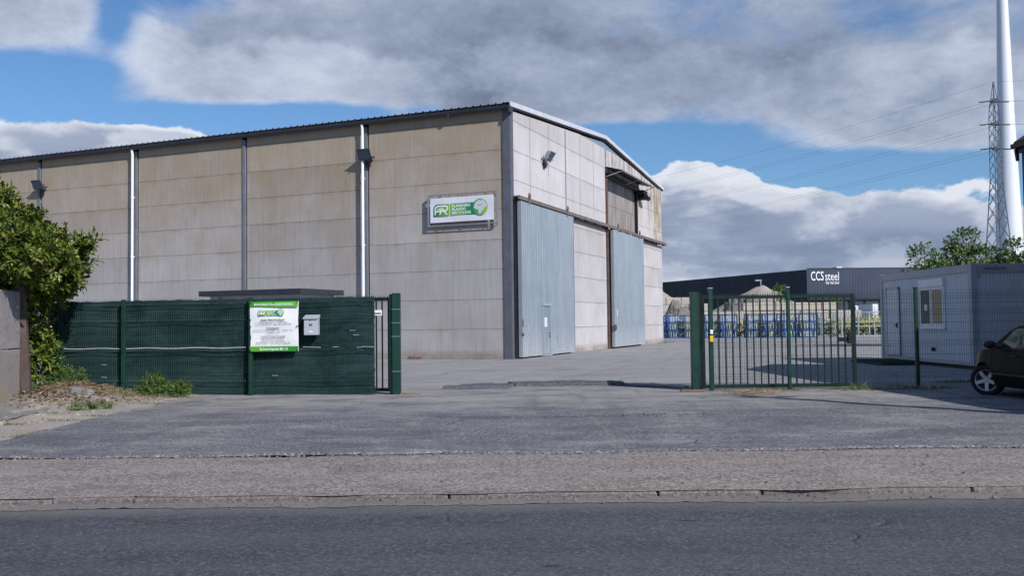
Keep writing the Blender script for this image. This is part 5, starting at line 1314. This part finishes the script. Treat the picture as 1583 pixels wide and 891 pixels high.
def ftext(body, size, x, z, w_, bold=0.0, name='lettering', m='letters', par=None, y=-.13):
    o = text(par or ib2, body, size, x, z, y, M[m], name, width=w_, bold=bold)
    o.data.transform(Mr) ; return o
S150 = 150 / FPX
ftext('CCS', 2.1, 6 * S150, HH - 17.0 * S150, 20.5 * S150, .012); ftext('steel', 2.0, 29 * S150, HH - 17.0 * S150, 22 * S150, 0); ftext('the real steel', .85, 29.5 * S150, HH - 23 * S150, 21.5 * S150, 0)
mb = MB(); mb.box(29 * S150, 51 * S150, -.14, -.12, HH - 19.3 * S150, HH - 18.8 * S150, Mr); obj('underline', mb, plain('red_line', (.4, .08, .08), .6), ib2)
for i, nb in enumerate(('4', '3', '2')):
    x = (69 - 25 * (1 - i) * 1.0) * S150 if i != 1 else 69 * S150
    mb = MB(); mb.box(x, x + 21 * S150, .12, .22, 1.2, 4.4, Mr); dd_ = obj('dock_door', mb, M['navy2'], ib2)
    if nb == '3': ftext(nb, 1.5, x + 7.3 * S150, 2.5, 6 * S150 if nb != '4' else 6 * S150, .04, 'number', par=dd_, y=.10)
mb = MB(); mb.add([fpt(1287, 417, 168) - Vector((cA.x, cA.y, 0))] * 1, []) ; mb = MB()
dc = fpt(1294, 417, 166) - Vector((cA.x, cA.y, 0)); 
for i in range(5): mb.box(dc.x - 1.2 + i * .18, dc.x + 1.2 - i * .18, dc.y - 1.2, dc.y + 1.2, HH + .25 * i, HH + .25 * i + .26)
obj('skylight', mb, M['white'], ib2)
tk = fpt(1340, 480, 143); tr = empty('box_truck', (tk.x, tk.y, 0), R(90), 'white box truck parked by the dock doors of the navy hall', 'truck')
mb = MB(); mb.bbox(-3.5, 2.2, -.4, .5, 1.0, 3.6, .05); obj('cargo_box', mb, M['white'], tr)
mb = MB(); mb.bbox(2.3, 3.9, -.4, .5, .6, 2.7, .15); obj('cab', mb, M['white'], tr)
for x in (-2.4, 3.0):
    for y in (-.42, .52): mb = MB(); mb.tube((x, y - .1, .45), (x, y + .1, .45), .45, n=16); obj('wheel', mb, M['tyre'], tr)

# concrete block walls, piles
def block_wall(name, x0, x1, y, rows, label, holes=0.0, rz=0.0, bw=1.6, bh=.78):
    e_ = empty(name, (x0, y, 0), rz, label, 'wall'); mb = MB(); r = 0
    for r in range(rows):
        x = -(r % 2) * bw / 2
        while x < x1 - x0:
            if r < rows - 1 or random.random() > holes: mb.bbox(x + .02, x + bw - .02, random.uniform(-.06, .06), .8, r * bh, (r + 1) * bh - .02, .05)
            x += bw
    obj('blocks', mb, M['block'], e_); return e_
p1, p2 = fpt(1015, 470, 92), fpt(1082, 470, 92)
block_wall('block_wall', p1.x, p2.x, 96, 5, 'pale concrete block wall behind the grey rubble heap beside the warehouse corner')
p1, p2 = fpt(1085, 470, 90), fpt(1237, 470, 90)
block_wall('block_wall', p1.x, p2.x, 90, 4, 'long pale concrete block wall seen through the left half of the sliding gate', .3)
p1, p2 = fpt(1237, 470, 90), fpt(1316, 470, 90)
block_wall('block_wall', p1.x, p2.x, 91, 4, 'pale concrete block wall seen through the right end of the sliding gate', .15)
def pile(name, cx_, cy_, rx, ry, h, m, label, seed=0, flat=.15, rough=.25):
    mb = MB(); mb.v.append((0, 0, h * (1 - flat * .3)))
    def fn(u, v):
        a_ = u * 2 * math.pi; r_ = v; z = h * (1 - max(0, (r_ - flat) / (1 - flat))) ** .9 if r_ > flat else h
        nn = mnoise.noise(Vector((math.cos(a_) * r_ * 3 + seed, math.sin(a_) * r_ * 3, seed))) ; n2 = mnoise.noise(Vector((math.cos(a_) * r_ * 11 + seed, math.sin(a_) * r_ * 11, seed)))
        return Vector((math.cos(a_) * rx * r_, math.sin(a_) * ry * r_, max(0, z * (1 + rough * nn) + rough * .5 * n2 * h * (1 - r_))))
    mb = MB(); mb.grid(fn, 64, 24); o = obj(name, mb, m, smooth=rough < .2, fix=False); o.location = (cx_, cy_, 0); tag(o, label, 'pile'); return o
pc = fpt(1175, 443, 104); pile('gravel_pile', pc.x, 104, 9.5, 6, pc.z, M['sandpile'], 'tall pale gravel heap rising behind the long block wall', 4, .04, .08)
pc = fpt(1012, 447, 108); pile('gravel_pile', pc.x, 108, 7, 6, pc.z, M['sandpile'], 'sloping pale sand heap right behind the warehouse corner', 2, .1, .08)
pc = fpt(1052, 470, 84); pile('rubble_heap', pc.x, 85.5, 2.5, 2, pc.z - .1, M['rubble'], 'grey rubble heap above the blue crates beside the warehouse corner', 8, .2, .34)
pc = fpt(1078, 474, 84); pile('rubble_heap', pc.x, 86.5, 2.2, 2, pc.z, M['rubble'], 'smaller grey rubble heap left of the thick gate post', 15, .2, .34)
pc = fpt(1160, 462, 97); pile('rubble_heap', pc.x, 99, 4.2, 3, pc.z, M['rubble'], 'dark rubble heap at the foot of the tall gravel heap', 19, .3, .34)
lp = fpt(1176, 434, 108); sl = empty('street_lamp', (lp.x, 108, 0), 0, 'slim grey street lamp standing behind the tall gravel heap', 'street lamp')
mb = MB(); mb.tube((0, 0, 0), (0, 0, lp.z), .10, .06, 8); obj('pole', mb, M['galv'], sl)
mb = MB(); mb.bbox(-.65, .1, -.12, .12, lp.z - .08, lp.z + .1, .03); obj('lamp_head', mb, M['galv'], sl)
tp = fpt(1205, 446, 96); tree('sparse_tree', (tp.x, 96, 0), 4.4, [((0, 0, tp.z - .2), (.8, .6, .6)), ((.1, 0, 3.2), (.9, .6, .8))], 90, 'thin young tree growing beside the tall gravel heap', .2, .1, 'weedleaf')
tp = fpt(1292, 465, 96); tree('sparse_tree', (tp.x, 97, 0), 3.4, [((0, 0, 3.0), (.9, .6, .6))], 80, 'low bushy tree above the block wall near the end of the sliding gate', .2, .1, 'weedleaf')
# ---------------------------------------------------------------- stacking crates across the yard
def crate(name, mt_f, mt_s, label, group, wd_=1.28, h=.64, slats=5):
    e_ = empty(name, (0, -200, 0), 0, label, 'crate', group); mb = MB(); w2 = wd_ / 2
    for x in (-w2, w2 - .08):
        for y in (-.5, .42): mb.box(x, x + .08, y, y + .08, 0, h)
    for z in (0.0, h - .10):
        for y in (-.5, .44): mb.box(-w2 + .081, w2 - .081, y + .003, y + .057, z + .01, z + .08)
        for x in (-w2 + .003, w2 - .06): mb.box(x, x + .057, -.419, .419, z + .012, z + .078)
    obj('frame', mb, mt_f, e_); mb = MB()
    for i in range(slats):
        x = -w2 + .1 + (wd_ - .2) * (i + .5) / slats
        if random.random() < .85: mb.box(x - .025, x + .025, -.44, -.42, .08, h - .1)
        if random.random() < .8: mb.box(x - .03, x + .03, .40, .42, .08, h - .1)
    obj('slats', mb, mt_s, e_); return e_
protos = []
lab = 'blue steel stacking crate with pale slats in the row across the yard'; grp = 'blue stacking crates across the yard'
random.seed(31)
cols_x = [12.3 + 1.31 * i for i in range(3)] + [16.55 + 1.31 * i for i in range(2)] + [19.75 + 1.31 * i for i in range(4)] + [16.9]
cols_x = [12.35, 13.66, 14.97, 16.45, 17.76, 19.6, 20.91, 22.22, 23.53]
pr_ = crate('stacking_crate', M['rackblue'], M['rackwhite'], lab, grp); first = True
pr2_ = crate('stacking_crate', M['rackblue'], M['rackwhite'], lab, grp, slats=6); used2 = False
ordn = ['first', 'second', 'third', 'fourth', 'fifth', 'sixth', 'seventh', 'eighth', 'last']; tn = ['bottom', 'middle', 'top']
for i, x in enumerate(cols_x):
    tiers = 3 if i not in (4,) else 3
    y = 78 - (x - 12) * .42
    for t in range(tiers):
        src = pr_ if (i + t) % 2 else pr2_; loc = (x + random.uniform(-.04, .04), y + random.uniform(-.05, .05), t * .645 + .01)
        lab_ = 'blue stacking crate at the %s of the %s stack counted from the warehouse corner' % (tn[t], ordn[i])
        if src is pr_ and first: pr_.location = loc; pr_['label'] = lab_; first = False; continue
        if src is pr2_ and not used2: pr2_.location = loc; pr2_['label'] = lab_; used2 = True; continue
        copy_tree(src, loc, random.uniform(-.02, .02), lab_)
# galvanised racks
def rack(loc, wd_, rz, label):
    e_ = empty('steel_rack', loc, rz, label, 'rack', 'galvanised racks across the yard'); mb = MB()
    n = max(2, int(wd_ / 1.3))
    for i in range(n + 1):
        x = wd_ * i / n
        for y in (0, 1.1): mb.box(x - .04, x + .04, y - .04, y + .04, 0, 2.0)
    for z in (.08, .85, 1.2, 1.95):
        for y in (0, 1.1): mb.box(.041, wd_ - .041, y - .045, y + .03, z - .035, z + .035)
    obj('frame', mb, M['galv'], e_); mb = MB()
    for i in range(int(wd_ / .3)): mb.box(i * .3, i * .3 + .012, 1.05, 1.06, 1.2, 1.9)
    for i in range(3): mb.box(0, wd_, 1.045, 1.055, 1.3 + i * .2, 1.312 + i * .2)
    mb.tube((.0, 0, .1), (.9, 0, 1.9), .03, n=6); obj('mesh_infill', mb, M['galv'], e_)
rack((26.0, 72.6, 0), 3.9, 0, 'galvanised rack seen between the gate end and the site cabin')
rack((23.9, 73.8, 0), 1.9, -.2, 'galvanised rack seen behind the last bars of the sliding gate')
mb = MB(); mb.bbox(-1.0, 1.0, -.5, .5, 1.0, 1.35, .05)
for x in (-.9, .9): mb.tube((x, 0, .0), (x * .6, 0, 1.0), .05, n=6)
# rough vegetation behind the crates
random.seed(40)
def bushes(name, spots, n, m_, L=.22):
    mb = crown(spots, n, L, L * .5, 6, .25, .0, .6); o = obj(name, mb, M[m_], fix=False); o['kind'] = 'stuff'; return o
bushes('rough_greenery', [((x, 82.5 - (x - 12) * .2, .55), (.9, .8, .7 + .25 * random.random())) for x in [12.5 + 1.1 * i for i in range(19)]], 1500, 'weedleaf')
bushes('yellow_flowers', [((30.0, 76.5, 1.15), (1.6, .8, .35)), ((27.6, 77, 1.0), (1.2, .8, .3)), ((32.5, 77, 1.2), (1.6, .8, .4))] + [((x, 80.5, .9), (.5, .5, .3)) for x in (15.5, 19.2, 23, 20.8)], 520, 'yellow', .15)

# ---------------------------------------------------------------- wind turbine, pylons, wires
tb = fpt(1565, 480, 152); wt_ = empty('wind_turbine', (tb.x, tb.y, 0), 0, 'tall white tubular wind turbine tower at the right edge', 'wind turbine')
prof = [(2.35, 0), (2.05, 11), (1.7, 21.8), (1.25, 36), (1.02, 47.7)]; mb = MB()
mb.lathe([(r_, h_) for r_, h_ in prof], 48, Matrix.Rotation(R(90), 4, 'X')); o = obj('lower_tower', mb, M['tower'], wt_, smooth=True)
mb = MB(); mb.lathe([(.99, 47.7), (.86, 54), (.72, 70)], 48, Matrix.Rotation(R(90), 4, 'X')); obj('upper_tower', mb, M['tower'], wt_, smooth=True)
mb = MB(); mb.bbox(-1.1, 1.1, -2.5, 4.5, 70, 72.4, .3); nc = obj('nacelle', mb, M['tower'], wt_)
mb = MB(); mb.tube((0, -2.5, 71.2), (0, -3.6, 71.2), 1.0, .35, 16); obj('hub', mb, M['tower'], wt_)
for k in range(3):
    a_ = R(90 + 120 * k); mb = MB(); d = Vector((math.cos(a_), 0, math.sin(a_))); s_ = Vector((-math.sin(a_), 0, math.cos(a_))); o_ = Vector((0, -3.0, 71.2))
    vs = []
    for r_, wdt in ((.6, .5), (3, 1.3), (10, .9), (19, .35)): p = o_ + d * r_; vs += [p + s_ * wdt * .5, p - Vector((0, .12, 0)), p - s_ * wdt * .5, p + Vector((0, .12, 0))]
    mb.add(vs, [(4 * j + i, 4 * j + (i + 1) % 4, 4 * j + 4 + (i + 1) % 4, 4 * j + 4 + i) for j in range(3) for i in range(4)] + [(0, 1, 2, 3), (12, 13, 14, 15)]); obj('blade', mb, M['tower'], wt_)
def pylon(loc, H_, rz, label):
    e_ = empty('pylon', loc, rz, label, 'pylon', 'electricity pylons of the overhead line'); k_ = H_ / 32.0
    def wdt(z): z /= k_; return 1.6 - (1.6 - .52) * min(1, z / 19.0) if z < 19 else (.52 - .06 * (z - 19) / 9 if z < 28 else .46 * max(.04, (32 - z) / 4))
    mb = MB(); lv = [0, 3.2, 6.2, 9, 11.5, 13.8, 15.8, 17.5, 19, 20.4, 21.8, 23.2, 24.6, 26, 27.2, 28.4, 30, 32]; lv = [z * k_ for z in lv]
    cs = [(-1, -1), (1, -1), (1, 1), (-1, 1)]
    for a_, b_ in zip(lv[:-1], lv[1:]):
        wa, wb = wdt(a_) * k_, wdt(b_) * k_; r_ = (.085 if a_ < 19 * k_ else .06) * k_
        for i in range(4):
            (cx1, cy1), (cx2, cy2) = cs[i], cs[(i + 1) % 4]
            mb.tube((cx1 * wa, cy1 * wa, a_), (cx1 * wb, cy1 * wb, b_), r_, n=4, cap=False)
            mb.tube((cx1 * wa, cy1 * wa, a_), (cx2 * wb, cy2 * wb, b_), r_ * .55, n=4, cap=False)
            mb.tube((cx2 * wa, cy2 * wa, a_), (cx1 * wb, cy1 * wb, b_), r_ * .55, n=4, cap=False)
    obj('lattice', mb, M['pylon'], e_)
    for z in (29.4, 26.4, 23.2):
        mb = MB(); z *= k_; hw_ = .85 * k_
        for y in (-.4, .4): mb.tube((-hw_, 0, z), (0, y, z + .25), .07, n=4); mb.tube((hw_, 0, z), (0, y, z + .25), .07, n=4)
        mb.tube((-hw_, 0, z), (hw_, 0, z), .08, n=4); ar = obj('crossarm', mb, M['pylon'], e_)
        mb = MB()
        for s_ in (-1, 1): mb.tube((s_ * hw_, 0, z), (s_ * hw_ - 1.1, .3, z - .08), .09, n=6); mb.tube((s_ * hw_, 0, z), (s_ * hw_ + 1.1, -.3, z - .08), .09, n=6)
        obj('insulator', mb, M['black'], ar)
    return e_
pa = fpt(1547, 480, 122); pbq = fpt(650, 480, 255); pcq = Vector((pa.x + (pa.x - pbq.x) * .9, pa.y + (pa.y - pbq.y) * .25 - 20, 0))
ht = fpt(1537, 126, 122).z
def arms(P, k_, rz): return [(P.x + s_ * .85 * k_ * math.cos(rz), P.y + s_ * .85 * k_ * math.sin(rz), z * k_) for z in (29.4, 26.4, 23.2) for s_ in (-1, 1)] + [(P.x, P.y, 32 * k_)]
K = ht / 32
pylon((pa.x, pa.y, 0), ht, 0.15, 'slim steel lattice pylon in front of the white turbine tower')
pylon((pbq.x, pbq.y, 0), ht, 0.15, 'distant lattice pylon hidden behind the warehouse roof')
A1, A2, A3 = arms(pa, K, .15), arms(pbq, K, .15), arms(pcq, K, .15)
wr = empty('power_lines', (pa.x, pa.y, 0), 0, 'thin overhead power lines sweeping from the pylon down to the warehouse', 'power line')
for P, Q, sg in ((A1, A2, 4.0), (A1, A3, 3.0)):
    for p, q_ in zip(P, Q):
        p = Vector(p); q_ = Vector(q_); pts = [p.lerp(q_, t / 24) - Vector((pa.x, pa.y, sg * 4 * (t / 24) * (1 - t / 24))) for t in range(25)]
        mb = MB(); mb.path(pts, .012, 4); obj('wire', mb, M['wire'], wr, fix=False)
